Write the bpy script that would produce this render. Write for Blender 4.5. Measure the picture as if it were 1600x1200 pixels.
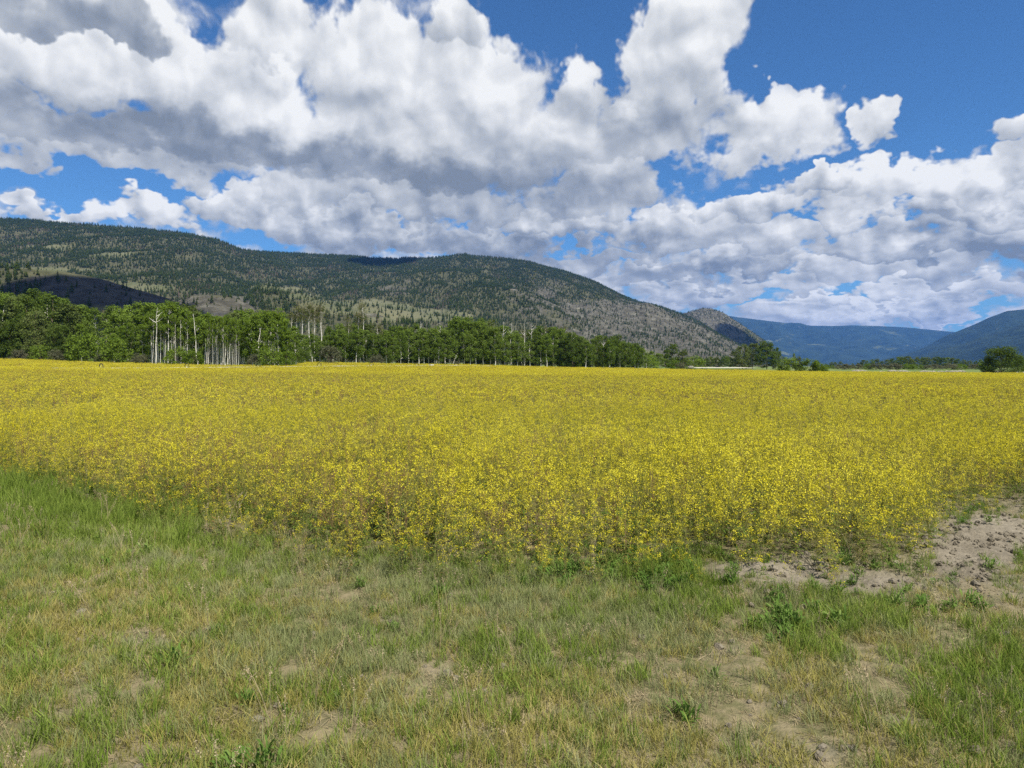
import bpy, math, random
import numpy as np
from mathutils import Vector, Matrix

for o in list(bpy.data.objects): bpy.data.objects.remove(o)
scene = bpy.context.scene
COL = scene.collection
R = math.radians
EYE = 1.65            # camera height, m
F = 1100.0            # focal length in photograph pixels (1600 wide)
HOR = 572.0           # row of the horizon

# ------------------------------------------------------------------ camera
cam_d = bpy.data.cameras.new('camera'); cam = bpy.data.objects.new('camera', cam_d); COL.objects.link(cam)
cam_d.sensor_width = 36; cam_d.lens = F / 1600 * 36; cam_d.shift_y = -28 / 1600
cam_d.clip_start = 0.1; cam_d.clip_end = 60000
cam.location = (0, 0, EYE); cam.rotation_euler = (R(90), 0, 0)
scene.camera = cam

# ------------------------------------------------------------------ render settings
scene.view_settings.view_transform = 'Standard'; scene.view_settings.look = 'None'
scene.view_settings.exposure = 0.42; scene.view_settings.gamma = 1
cy = scene.cycles
cy.max_bounces = 5; cy.diffuse_bounces = 2; cy.glossy_bounces = 1; cy.transmission_bounces = 3
cy.transparent_max_bounces = 4; cy.volume_bounces = 0
cy.use_denoising = False
cy.use_adaptive_sampling = True; cy.adaptive_threshold = 0.012; cy.adaptive_min_samples = 24

# ------------------------------------------------------------------ sun
SUN_EL, SUN_AZ = R(57), R(140)          # clockwise from +Y (the view direction)
sd = Vector((math.sin(SUN_AZ) * math.cos(SUN_EL), math.cos(SUN_AZ) * math.cos(SUN_EL), math.sin(SUN_EL)))
sl = bpy.data.lights.new('sun', 'SUN'); sl.energy = 5.0; sl.angle = R(0.53); sl.color = (1.0, 0.94, 0.84)
so = bpy.data.objects.new('sun', sl); COL.objects.link(so); so.rotation_euler = sd.to_track_quat('Z', 'Y').to_euler(); so.location = (0, 0, 60)

# ------------------------------------------------------------------ node helper
class NT:
    def __init__(s, tree): s.t = tree; s.n = tree.nodes; s.l = tree.links
    def node(s, typ, **kw):
        n = s.n.new(typ)
        for k, v in kw.items(): setattr(n, k, v)
        return n
    def put(s, sock, v):
        if isinstance(v, bpy.types.NodeSocket): s.l.new(v, sock)
        elif v is not None: sock.default_value = v
    def m(s, op, a, b=None, c=None, clamp=False):
        n = s.node('ShaderNodeMath', operation=op); n.use_clamp = clamp
        s.put(n.inputs[0], a)
        if b is not None: s.put(n.inputs[1], b)
        if c is not None: s.put(n.inputs[2], c)
        return n.outputs[0]
    def v(s, op, a, b=None, out=0):
        n = s.node('ShaderNodeVectorMath', operation=op)
        s.put(n.inputs[0], a)
        if b is not None:
            if op == 'SCALE': s.put(n.inputs['Scale'], b)
            else: s.put(n.inputs[1], b)
        return n.outputs[out]
    def mix(s, f, a, b):
        n = s.node('ShaderNodeMix', data_type='RGBA'); s.put(n.inputs[0], f)
        s.put(n.inputs[6], a if isinstance(a, bpy.types.NodeSocket) else (*a, 1)); s.put(n.inputs[7], b if isinstance(b, bpy.types.NodeSocket) else (*b, 1))
        return n.outputs[2]
    def noise(s, vec, scale, detail=4, rough=0.5, dist=0, dim='3D', color=False, lac=2.0):
        n = s.node('ShaderNodeTexNoise', noise_dimensions=dim)
        s.put(n.inputs['Vector'], vec); s.put(n.inputs['Scale'], scale); s.put(n.inputs['Detail'], detail)
        s.put(n.inputs['Roughness'], rough); s.put(n.inputs['Distortion'], dist); s.put(n.inputs['Lacunarity'], lac)
        return n.outputs[1 if color else 0]
    def smooth(s, x, a, b, lo=0.0, hi=1.0):
        n = s.node('ShaderNodeMapRange', interpolation_type='SMOOTHSTEP')
        s.put(n.inputs[0], x); s.put(n.inputs[1], a); s.put(n.inputs[2], b); s.put(n.inputs[3], lo); s.put(n.inputs[4], hi)
        return n.outputs[0]
    def ramp(s, f, stops, interp='LINEAR'):
        n = s.node('ShaderNodeValToRGB'); cr = n.color_ramp; cr.interpolation = interp
        while len(cr.elements) < len(stops): cr.elements.new(0.5)
        for e, (p, c) in zip(cr.elements, stops): e.position = p; e.color = (*c, 1)
        s.put(n.inputs[0], f); return n.outputs[0]

# ------------------------------------------------------------------ world: sky with cumulus, all in direction space
world = bpy.data.worlds.new('World'); scene.world = world; world.use_nodes = True
W = NT(world.node_tree); W.n.clear()
tc = W.node('ShaderNodeTexCoord').outputs['Generated']
sx = W.node('ShaderNodeSeparateXYZ'); W.l.new(tc, sx.inputs[0]); X, Y, Z = sx.outputs
az = W.m('ARCTAN2', X, Y); el = W.m('ARCSINE', Z)
AE = W.node('ShaderNodeCombineXYZ'); W.put(AE.inputs[0], az); W.put(AE.inputs[1], el)
zz = W.m('ADD', W.m('MAXIMUM', Z, 0.0), 0.16)
Q = W.node('ShaderNodeCombineXYZ'); W.put(Q.inputs[0], W.m('MULTIPLY', az, 4.0)); W.put(Q.inputs[1], W.m('MULTIPLY', W.m('LOGARITHM', W.m('ADD', W.m('MAXIMUM', el, 0.0), 0.16), math.e), -2.15)); Q.inputs[2].default_value = 3.1
Q = Q.outputs[0]
# gentle domain warp of the blob positions so that no outline is an ellipse
wn = W.v('SUBTRACT', W.noise(Q, 2.6, 4, 0.6, dim='2D', color=True), (0.5, 0.5, 0.5))
AEw = W.v('ADD', AE.outputs[0], W.v('MULTIPLY', wn, (0.15, 0.12, 0)))

def to_ae(px, py, rx, ry):
    t = (px - 800) / F; v = (HOR - py) / F
    a = math.atan(t); e = math.atan(v * math.cos(a))
    return a, e, rx / F * math.cos(a) ** 2, ry / F * math.cos(a)
def vmad(a_, b_, c_):
    n = W.node('ShaderNodeVectorMath', operation='MULTIPLY_ADD'); W.put(n.inputs[0], a_); W.put(n.inputs[1], b_); W.put(n.inputs[2], c_); return n.outputs[0]
def blobs(base, lst, vec):
    # the running sum travels in the unused third component, so that each patch waits for the last (keeps the shader stack small)
    v = vmad(base, (0, 0, 1), vec) if isinstance(base, bpy.types.NodeSocket) else W.v('ADD', vec, (0, 0, base))
    for px, py, rx, ry, w in lst:
        a, e, ra, re = to_ae(px, py, rx, ry)
        d = vmad(v, (1 / ra, 1 / re, 0), (-a / ra, -e / re, 0))
        g = W.m('POWER', 0.36788, W.v('DOT_PRODUCT', d, d, out=1))
        v = vmad(g, (0, 0, w), v)
    sp = W.node('ShaderNodeSeparateXYZ'); W.l.new(v, sp.inputs[0]); return sp.outputs[2]
COVER = [  # azimuth/elevation patches: + cloud, - clear sky
    (1370, 70, 250, 120, -1.6), (1600, 90, 190, 110, -1.2), (1230, 70, 70, 80, -0.9), (1420, 210, 120, 34, -1.2), (1290, 240, 60, 12, -.6),
    (870, 40, 100, 62, -1.5), (945, 120, 30, 60, -1.0), (500, 4, 50, 22, -0.9), (345, 70, 26, 20, -0.5), (640, 84, 24, 16, -0.5),
    (110, 278, 170, 26, -1.3), (300, 318, 75, 24, -1.0), (420, 376, 60, 12, -0.5), (1050, 262, 26, 28, -0.9), (1335, 452, 40, 14, -0.9),
    (1165, 476, 40, 9, -0.7), (1180, 290, 45, 12, -0.5), (1500, 500, 80, 7, -0.6), (1100, 300, 30, 10, -.3)]
cov = W.m('ADD', blobs(0.20, COVER, AEw), W.smooth(el, 0.05, 0.22, 0.28, 0.0))

def cloud_group(name, detail, vdetail, warp):
    g = bpy.data.node_groups.new(name, 'ShaderNodeTree')
    g.interface.new_socket('Vector', in_out='INPUT', socket_type='NodeSocketVector')
    g.interface.new_socket('Value', in_out='OUTPUT', socket_type='NodeSocketFloat')
    N = NT(g); gi = N.node('NodeGroupInput'); go = N.node('NodeGroupOutput')
    v = gi.outputs[0]
    w = N.v('SCALE', N.v('SUBTRACT', N.noise(v, 4.0, warp, 0.5, dim='2D', color=True), (0.5, 0.5, 0.5)), 0.16)
    vw = N.v('ADD', v, w)
    f = N.noise(vw, 1.7, detail, 0.55, dim='2D')
    vo = N.node('ShaderNodeTexVoronoi', feature='SMOOTH_F1', voronoi_dimensions='2D'); N.put(vo.inputs['Vector'], vw); vo.inputs['Scale'].default_value = 3.6
    vo.inputs['Detail'].default_value = vdetail; vo.inputs['Roughness'].default_value = 0.6; vo.inputs['Smoothness'].default_value = 0.45
    vo.normalize = True
    out = N.m('ADD', N.m('MULTIPLY', f, 0.9), N.m('MULTIPLY', N.m('SUBTRACT', 0.5, vo.outputs[0]), 0.75))
    N.l.new(out, go.inputs[0]); return g
CG = cloud_group('cumulus', 8, 3.0, 4); CS = cloud_group('cumulus_soft', 2.5, 1.0, 2)
def cn(vec, grp):
    n = W.node('ShaderNodeGroup'); n.node_tree = grp; W.put(n.inputs[0], vec); return n.outputs[0]
Q2 = W.v('MULTIPLY', Q, (1.6, 1.15, 1.0))
low = W.smooth(el, 0.20, 0.30, 1.0, 0.0)
def both(off, grp, k=1.0):
    a_ = cn(W.v('ADD', Q, off), grp); b_ = cn(W.v('ADD', Q2, off), grp)
    return W.m('ADD', W.m('MULTIPLY', a_, W.m('SUBTRACT', 1.0, low)), W.m('MULTIPLY', b_, low))
n0 = both((0, 0, 0), CG); n1 = both((0.02, -0.035, 0), CG)
s0 = both((0, 0, 0), CS); s1 = both((0.06, -0.11, 0), CS)        # a step up and towards the sun
nz0 = W.m('MINIMUM', W.m('SUBTRACT', n0, 0.60), 0.22)
relief = W.m('ADD', W.m('MULTIPLY', W.m('SUBTRACT', s0, s1), 0.85), W.m('MULTIPLY', W.m('SUBTRACT', n0, n1), 0.50))
CR = [(0.0, (0.17, 0.20, 0.245)), (0.25, (0.255, 0.285, 0.33)), (0.5, (0.39, 0.415, 0.445)), (0.75, (0.565, 0.58, 0.595)), (0.95, (0.72, 0.725, 0.72))]
# far broken layer behind the single clouds
dens = W.m('MULTIPLY_ADD', nz0, 1.6, cov)
al0 = W.smooth(dens, 0.0, 0.45)
l0 = W.m('ADD', W.m('MULTIPLY', relief, 1.0), 0.60)
shade = l0; trans = W.m('SUBTRACT', 1.0, al0)
# single cumulus clouds, lowest and farthest first: (px, py, rx, ry, brightness)
CUM = [(1250, 496, 70, 10, .84), (1400, 492, 80, 14, .92), (1290, 474, 50, 15, .95), (1480, 478, 70, 14, .72), (1110, 462, 90, 14, .62),
    (1560, 455, 90, 20, .66), (1420, 452, 60, 16, .84), (1230, 448, 80, 16, .75), (1010, 434, 110, 18, .62), (1330, 420, 100, 18, .76),
    (1490, 418, 80, 18, .70), (1160, 410, 110, 20, .62), (900, 402, 100, 16, .60), (740, 386, 120, 14, .62), (90, 338, 90, 16, .80), (232, 338, 66, 24, .90),
    (1580, 378, 90, 30, .58), (1400, 376, 110, 24, .66), (1250, 366, 90, 22, .70), (1060, 362, 120, 26, .66), (860, 352, 90, 24, .66), (600, 362, 150, 24, .60), (430, 330, 120, 24, .70),
    (1510, 322, 110, 28, .74), (1320, 312, 60, 28, .84), (1190, 316, 90, 22, .70), (700, 322, 120, 24, .60), (520, 300, 120, 26, .72), (930, 308, 110, 30, .66),
    (1400, 272, 130, 30, .86), (1540, 278, 110, 26, .80), (940, 262, 80, 50, .76), (1270, 280, 60, 16, .7), (700, 262, 170, 40, .58), (830, 210, 100, 60, .74), (560, 220, 160, 60, .76),
    (1594, 214, 46, 36, .88), (1366, 194, 32, 32, .88), (1228, 150, 44, 30, .84), (1205, 196, 112, 44, .84), (1040, 186, 105, 52, .70), (940, 210, 80, 40, .74), (893, 150, 46, 62, .82), (1040, 110, 70, 70, .80), (1078, 56, 80, 70, .84),
    (720, 130, 130, 70, .82), (716, 44, 74, 34, .80), (560, 110, 120, 70, .86), (190, 236, 200, 30, .66), (390, 216, 170, 36, .60), (110, 196, 190, 34, .56), (360, 150, 130, 60, .86), (250, 90, 150, 60, .88), (70, 96, 140, 50, .86), (440, 40, 90, 50, .88), (120, 14, 120, 30, .58)]
CV_ = AEw
for px, py, rx, ry, br in CUM:
    a, e, ra, re = to_ae(px, py, rx * 1.12, ry * 1.18)
    d = vmad(CV_, (1 / ra, 1 / re, 0), (-a / ra, -e / re, 0))
    sp = W.node('ShaderNodeSeparateXYZ'); W.l.new(d, sp.inputs[0]); py_ = sp.outputs[1]
    q2 = W.v('DOT_PRODUCT', d, d, out=1)
    dn_ = W.m('SUBTRACT', W.m('MULTIPLY_ADD', nz0, 1.85, 1.18), q2)
    al = W.smooth(dn_, 0.0, 0.50)
    l_ = W.m('ADD', W.m('MULTIPLY_ADD', W.m('MAXIMUM', W.m('MINIMUM', py_, 1.1), -1.0), 0.22, br - .06), W.m('MULTIPLY', relief, 1.05))
    shade = W.m('MULTIPLY_ADD', W.m('SUBTRACT', l_, shade), al, shade)
    trans = W.m('MULTIPLY', trans, W.m('SUBTRACT', 1.0, al))
    CV_ = vmad(W.m('ADD', trans, shade), (0, 0, 1), CV_)
trans = W.m('MAXIMUM', trans, W.m('MINIMUM', blobs(0.0, [(1258, 96, 52, 22, 2.2)], AE.outputs[0]), 1.0))
alpha = W.m('SUBTRACT', 1.0, trans)
DARK = [(130, 12, 120, 26, .34), (230, 200, 200, 34, .34), (400, 222, 120, 22, .26), (60, 190, 110, 26, .16), (690, 272, 160, 34, .36), (640, 372, 240, 22, .22), (1000, 200, 110, 34, .22), (880, 300, 120, 24, .24),
    (870, 392, 140, 18, .28), (1060, 430, 160, 18, .26), (1225, 232, 110, 14, .14), (1280, 345, 130, 16, .14), (1570, 402, 130, 26, .30), (1390, 398, 120, 16, .16), (1500, 345, 120, 14, .14), (560, 260, 120, 30, .2)]
shade = blobs(shade, [(*q[:4], -q[4] * 1.2) for q in DARK], AEw)
ccol = W.ramp(shade, CR)
sky = W.node('ShaderNodeTexSky', sky_type='NISHITA'); sky.sun_disc = False; sky.sun_elevation = SUN_EL; sky.sun_rotation = SUN_AZ
sky.altitude = 600; sky.air_density = 1.0; sky.dust_density = 0.4; sky.ozone_density = 2.2
skyc = W.v('MULTIPLY', sky.outputs[0], (0.038, 0.066, 0.092))
thin = W.m('MULTIPLY', W.smooth(el, 0.0, 0.10, 1.0, 0.0), 0.0)
colr = W.mix(alpha, skyc, ccol)
bg = W.node('ShaderNodeBackground'); W.put(bg.inputs[0], colr); bg.inputs[1].default_value = 1.0
wo = W.node('ShaderNodeOutputWorld'); W.l.new(bg.outputs[0], wo.inputs[0])
world.cycles.sampling_method = 'MANUAL'; world.cycles.sample_map_resolution = 512

# ------------------------------------------------------------------ general helpers
rng = np.random.default_rng(7); random.seed(7)
def tag(o, label=None, cat=None, group=None, kind=None):
    if label: o['label'] = label
    if cat: o['category'] = cat
    if group: o['group'] = group
    if kind: o['kind'] = kind
    return o
def link(o, parent=None):
    COL.objects.link(o)
    if parent is not None: o.parent = parent
    return o
def np_mesh(name, V, Fc, mats=(), midx=None, smooth=False, attrs=None):
    V = np.asarray(V, np.float32).reshape(-1, 3); Fc = np.asarray(Fc, np.int32); k = Fc.shape[1]; nf = len(Fc)
    me = bpy.data.meshes.new(name)
    me.vertices.add(len(V)); me.vertices.foreach_set('co', V.ravel())
    me.loops.add(nf * k); me.loops.foreach_set('vertex_index', Fc.ravel())
    me.polygons.add(nf); me.polygons.foreach_set('loop_start', np.arange(nf, dtype=np.int32) * k)
    for m in mats: me.materials.append(m)
    if midx is not None: me.polygons.foreach_set('material_index', np.asarray(midx, np.int32))
    me.polygons.foreach_set('use_smooth', np.full(nf, smooth))
    if attrs:
        for an, av in attrs.items():
            av = np.asarray(av, np.float32)
            if av.ndim == 1:
                a = me.attributes.new(an, 'FLOAT', 'POINT'); a.data.foreach_set('value', av)
            else:
                a = me.attributes.new(an, 'FLOAT_COLOR', 'POINT'); a.data.foreach_set('color', np.c_[av, np.ones(len(av))].astype(np.float32).ravel())
    me.update(calc_edges=True)
    return me
def obj(name, me, parent=None): return link(bpy.data.objects.new(name, me), parent)

class Geo:
    """collects quads with a material index and a per-vertex 'var' value"""
    def __init__(s): s.V = []; s.F = []; s.M = []; s.A = []; s.n = 0
    def add(s, V, Fq, m=0, var=0.5):
        V = np.asarray(V, float).reshape(-1, 3); Fq = np.asarray(Fq, int).reshape(-1, 4)
        s.V.append(V); s.F.append(Fq + s.n); s.M.append(np.full(len(Fq), m))
        s.A.append(np.broadcast_to(np.asarray(var, float), (len(V),)) if np.ndim(var) < 1 or len(np.atleast_1d(var)) == len(V) else np.repeat(var, len(V) // len(var)))
        s.n += len(V)
    def mesh(s, name, mats, smooth=False):
        return np_mesh(name, np.concatenate(s.V), np.concatenate(s.F), mats, np.concatenate(s.M), smooth, {'var': np.concatenate(s.A)})
def unit(v): return v / np.maximum(np.linalg.norm(v, axis=-1, keepdims=True), 1e-9)
def ribbons(P, Wd, side):
    """P (N,L,3) centre lines, Wd (N,L) widths, side (N,3)"""
    P = np.asarray(P, float); N, L = P.shape[:2]
    off = np.asarray(side)[:, None, :] * (np.asarray(Wd) / 2)[..., None]
    V = np.stack([P - off, P + off], 2).reshape(-1, 3)
    b = (np.arange(N) * L * 2)[:, None] + (np.arange(L - 1) * 2)[None]
    Fq = np.stack([b, b + 1, b + 3, b + 2], -1).reshape(-1, 4)
    return V, Fq
def leafquads(C, size, rg, up=0.0, aspect=1.0, nrm=None):
    C = np.asarray(C, float).reshape(-1, 3); N = len(C)
    n = unit(rg.normal(size=(N, 3)) + np.array([0, 0, up])) if nrm is None else unit(nrm + rg.normal(size=(N, 3)) * 0.6)
    a = unit(np.cross(n, rg.normal(size=(N, 3)))); b = np.cross(n, a)
    sz = np.broadcast_to(size, (N,))[:, None] * 0.5
    V = np.stack([C - a * sz, C - b * sz * aspect * 0.9, C + a * sz, C + b * sz * aspect * 0.9], 1).reshape(-1, 3)
    Fq = np.arange(N * 4).reshape(-1, 4)
    return V, Fq
def tube(path, rad, k=6):
    path = np.asarray(path, float); L = len(path); rad = np.broadcast_to(rad, (L,))
    d = unit(np.gradient(path, axis=0)); ref = np.array([0.3, 0.95, 0.1]); a = unit(np.cross(d, ref)); b = np.cross(d, a)
    th = np.arange(k) / k * 2 * math.pi
    V = path[:, None] + (a[:, None] * np.cos(th)[None, :, None] + b[:, None] * np.sin(th)[None, :, None]) * rad[:, None, None]
    i, j = np.meshgrid(np.arange(L - 1), np.arange(k), indexing='ij'); j2 = (j + 1) % k
    Fq = np.stack([i * k + j, i * k + j2, (i + 1) * k + j2, (i + 1) * k + j], -1).reshape(-1, 4)
    return V.reshape(-1, 3), Fq
def hash2(ix, iy, s):
    h = (ix.astype(np.int64) * 374761393 + iy.astype(np.int64) * 668265263 + s * 974634777) & 0xffffffff
    h = ((h ^ (h >> 13)) * 1274126177) & 0xffffffff
    return ((h ^ (h >> 16)) & 0xffffff) / float(0xffffff)
def vnoise(x, y, s=0):
    x0 = np.floor(x); y0 = np.floor(y); fx = x - x0; fy = y - y0
    fx = fx * fx * (3 - 2 * fx); fy = fy * fy * (3 - 2 * fy)
    a = hash2(x0, y0, s); b = hash2(x0 + 1, y0, s); c = hash2(x0, y0 + 1, s); d = hash2(x0 + 1, y0 + 1, s)
    return a + (b - a) * fx + (c - a) * fy + (a - b - c + d) * fx * fy
def fbm(x, y, octv=4, s=0, g=0.5):
    t = 0; a = 1; n = 0
    for i in range(octv):
        t = t + a * vnoise(x * 2 ** i + 17.3 * i, y * 2 ** i - 9.1 * i, s + i); n += a; a *= g
    return t / n
def ss(x, a, b):
    u = np.clip((x - a) / (b - a), 0, 1); return u * u * (3 - 2 * u)
def pxof(x, y): return 800 + F * x / np.maximum(y, 0.5)
def itp(px, tab): return np.interp(px, [p[0] for p in tab], [p[1] for p in tab])

# ------------------------------------------------------------------ materials
def mat_new(name):
    m = bpy.data.materials.new(name); m.use_nodes = True; m.node_tree.nodes.clear()
    return m, NT(m.node_tree)
def mat_leaf(name, stops, trans=0.3, obj_rand=0.35, world_n=0.25, wscale=0.5, rough=None):
    """foliage: hue picked by per-blade value, per-plant random and a slow noise over the ground"""
    m, N = mat_new(name)
    at = N.node('ShaderNodeAttribute', attribute_name='var').outputs['Fac']
    oi = N.node('ShaderNodeObjectInfo').outputs['Random']
    pos = N.node('ShaderNodeNewGeometry').outputs['Position']
    nz = N.noise(pos, wscale, 3, 0.6)
    k = 1 - obj_rand - world_n
    f = N.m('ADD', N.m('ADD', N.m('MULTIPLY', at, k), N.m('MULTIPLY', oi, obj_rand)), N.m('MULTIPLY', N.smooth(nz, 0.3, 0.7), world_n))
    c = N.ramp(f, stops)
    d = N.node('ShaderNodeBsdfDiffuse'); N.put(d.inputs[0], c)
    t = N.node('ShaderNodeBsdfTranslucent'); N.put(t.inputs[0], c)
    mx = N.node('ShaderNodeMixShader'); mx.inputs[0].default_value = trans
    N.l.new(d.outputs[0], mx.inputs[1]); N.l.new(t.outputs[0], mx.inputs[2])
    src = mx.outputs[0]
    if rough:
        gl = N.node('ShaderNodeBsdfGlossy'); gl.inputs['Roughness'].default_value = rough; gl.inputs[0].default_value = (1, 1, 1, 1)
        m2 = N.node('ShaderNodeMixShader'); m2.inputs[0].default_value = 0.05
        N.l.new(src, m2.inputs[1]); N.l.new(gl.outputs[0], m2.inputs[2]); src = m2.outputs[0]
    o = N.node('ShaderNodeOutputMaterial'); N.l.new(src, o.inputs[0]); return m
def mat_diff(name, build, bump=None):
    m, N = mat_new(name); pos = N.node('ShaderNodeNewGeometry').outputs['Position']
    c = build(N, pos)
    d = N.node('ShaderNodeBsdfPrincipled'); N.put(d.inputs['Base Color'], c if isinstance(c, bpy.types.NodeSocket) else (*c, 1)); d.inputs['Roughness'].default_value = 0.9
    d.inputs['Specular IOR Level'].default_value = 0.15
    if bump:
        b = N.node('ShaderNodeBump'); h, dist = bump(N, pos); N.put(b.inputs['Height'], h); b.inputs['Distance'].default_value = dist; b.inputs['Strength'].default_value = 1.0
        N.l.new(b.outputs[0], d.inputs['Normal'])
    o = N.node('ShaderNodeOutputMaterial'); N.l.new(d.outputs[0], o.inputs[0]); return m

M = {}
M['grass_lush'] = mat_leaf('grass_lush', [(0.0, (0.095, 0.155, 0.02)), (0.5, (0.19, 0.265, 0.045)), (1.0, (0.33, 0.385, 0.10))], 0.35)
M['grass_grey'] = mat_leaf('grass_grey', [(0.0, (0.15, 0.185, 0.06)), (0.5, (0.255, 0.285, 0.115)), (1.0, (0.42, 0.425, 0.23))], 0.3)
M['grass_dry'] = mat_leaf('grass_dry', [(0.0, (0.19, 0.19, 0.04)), (0.5, (0.33, 0.30, 0.085)), (1.0, (0.54, 0.46, 0.21))], 0.3)
M['thatch'] = mat_leaf('thatch', [(0.0, (0.19, 0.15, 0.08)), (0.5, (0.32, 0.26, 0.15)), (1.0, (0.50, 0.42, 0.27))], 0.15)
M['weed'] = mat_leaf('weed', [(0.0, (0.06, 0.12, 0.02)), (0.6, (0.13, 0.22, 0.045)), (1.0, (0.27, 0.33, 0.10))], 0.3)
M['stem'] = mat_leaf('mustard_stem', [(0.0, (0.13, 0.145, 0.03)), (0.6, (0.26, 0.25, 0.065)), (1.0, (0.36, 0.29, 0.13))], 0.2, wscale=0.25)
M['stem_red'] = mat_leaf('mustard_stem_red', [(0.0, (0.17, 0.10, 0.05)), (0.6, (0.27, 0.165, 0.085)), (1.0, (0.35, 0.24, 0.13))], 0.2)
M['flower'] = mat_leaf('mustard_flower', [(0.0, (0.51, 0.44, 0.022)), (0.5, (0.70, 0.62, 0.040)), (1.0, (0.87, 0.80, 0.11))], 0.35, wscale=0.12)
M['leaf_low'] = mat_leaf('mustard_leaf', [(0.0, (0.06, 0.12, 0.02)), (0.55, (0.14, 0.19, 0.04)), (0.86, (0.26, 0.20, 0.07)), (1.0, (0.46, 0.22, 0.10))], 0.3)
def soil_col(N, p):
    a = N.noise(p, 1.3, 5, 0.6); b = N.noise(p, 22, 4, 0.6)
    c1 = N.mix(N.smooth(a, 0.35, 0.65), (0.195, 0.168, 0.122), (0.275, 0.24, 0.178))
    c1 = N.mix(N.smooth(b, 0.3, 0.7), N.v('SCALE', c1, 0.72), c1)
    at = N.node('ShaderNodeAttribute', attribute_name='cover').outputs['Color']
    s = N.node('ShaderNodeSeparateColor'); N.l.new(at, s.inputs[0])
    lit = N.mix(N.smooth(N.noise(p, 9, 4, 0.65), 0.35, 0.65), (0.13, 0.125, 0.055), (0.24, 0.20, 0.115))
    pas = N.mix(N.smooth(N.noise(p, 0.02, 4, 0.6), 0.35, 0.65), (0.10, 0.15, 0.035), (0.16, 0.19, 0.055))
    c = N.mix(s.outputs[0], c1, lit); c = N.mix(s.outputs[1], c, (0.15, 0.135, 0.045)); return N.mix(s.outputs[2], c, pas)
M['soil'] = mat_diff('soil', soil_col, lambda N, p: (N.m('ADD', N.noise(p, 30, 6, 0.65), N.m('MULTIPLY', N.noise(p, 7, 3, 0.6), 1.5)), 0.02))
M['aspen_bark'] = mat_diff('aspen_bark', lambda N, p: N.mix(N.smooth(N.noise(N.v('MULTIPLY', p, (1.0, 1.0, 3.0)), 1.3, 4, 0.7), 0.53, 0.66), (0.74, 0.71, 0.62), (0.15, 0.13, 0.10)))
M['brown_bark'] = mat_diff('brown_bark', lambda N, p: N.mix(N.noise(p, 3, 4, 0.6), (0.10, 0.075, 0.05), (0.24, 0.19, 0.14)))
AG = [(0.0, (0.075, 0.118, 0.016)), (0.5, (0.135, 0.198, 0.032)), (1.0, (0.21, 0.28, 0.06))]
M['aspen_leaf'] = mat_leaf('aspen_leaf', AG, 0.35, 0.4, 0.15, 0.05)
M['olive_leaf'] = mat_leaf('olive_leaf', [(0.0, (0.062, 0.088, 0.020)), (0.5, (0.11, 0.145, 0.038)), (1.0, (0.165, 0.20, 0.065))], 0.3, 0.4, 0.15, 0.05)
M['grey_leaf'] = mat_leaf('grey_leaf', [(0.0, (0.075, 0.085, 0.045)), (0.5, (0.12, 0.125, 0.07)), (1.0, (0.19, 0.185, 0.11))], 0.2, 0.4, 0.15, 0.05)
M['tan_leaf'] = mat_leaf('tan_leaf', [(0.0, (0.12, 0.10, 0.055)), (0.5, (0.17, 0.155, 0.075)), (1.0, (0.25, 0.22, 0.12))], 0.2, 0.4, 0.15, 0.05)
M['bright_leaf'] = mat_leaf('bright_leaf', [(0.0, (0.080, 0.130, 0.014)), (0.5, (0.145, 0.215, 0.028)), (1.0, (0.22, 0.30, 0.055))], 0.35, 0.4, 0.15, 0.05)
M['dark_leaf'] = mat_leaf('dark_leaf', [(0.0, (0.052, 0.082, 0.013)), (0.5, (0.092, 0.138, 0.025)), (1.0, (0.15, 0.20, 0.044))], 0.35, 0.4, 0.15, 0.05)
M['needles'] = mat_leaf('needles', [(0.0, (0.030, 0.048, 0.010)), (0.5, (0.054, 0.080, 0.017)), (1.0, (0.088, 0.118, 0.029))], 0.1, 0.5, 0.2, 0.004)
M['dead_needles'] = mat_leaf('dead_needles', [(0.0, (0.12, 0.085, 0.06)), (1.0, (0.22, 0.16, 0.12))], 0.1, 0.5, 0.2, 0.004)

# ------------------------------------------------------------------ ground
G_PX = np.array([-400, 0, 250, 475, 700, 900, 1100, 1300, 1600, 2000], float)
G_Y = np.array([0, 22, 60, 100, 160, 250, 400, 1000, 3000], float)
G_T = np.array([[0] * 10, [0.0] * 10,
    [.50, .45, .38, .26, .12, .03, -.04, -.10, -.12, -.12],
    [1.15, 1.05, .82, .55, .35, .18, -.02, -.2, -.3, -.3],
    [3.2, 3.05, 2.15, 1.95, 1.38, .50, .02, -.33, -.60, -.60],
    [4.6, 4.2, 3.7, 3.2, 2.3, 1.3, .45, -.10, -.35, -.30],
    [7, 6.5, 5.5, 4.5, 3.5, 2.0, .65, .45, .25, .25],
    [9, 9, 8, 7, 5, 3, .9, .9, .9, .9],
    [0, 0, 0, 0, 0, 0, 0, 0, 0, 0]])
def ground0(x, y):
    x = np.asarray(x, float); y = np.asarray(y, float)
    px = np.clip(pxof(x, np.maximum(y, 12)), -400, 2000); yy = np.clip(y, 0, 2999)
    ix = np.clip(np.searchsorted(G_PX, px, side='right') - 1, 0, len(G_PX) - 2); iy = np.clip(np.searchsorted(G_Y, yy, side='right') - 1, 0, len(G_Y) - 2)
    fx = (px - G_PX[ix]) / (G_PX[ix + 1] - G_PX[ix]); fy = (yy - G_Y[iy]) / (G_Y[iy + 1] - G_Y[iy])
    fx = fx * fx * (3 - 2 * fx) * 0.5 + fx * 0.5
    return (G_T[iy, ix] * (1 - fx) + G_T[iy, ix + 1] * fx) * (1 - fy) + (G_T[iy + 1, ix] * (1 - fx) + G_T[iy + 1, ix + 1] * fx) * fy
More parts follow.
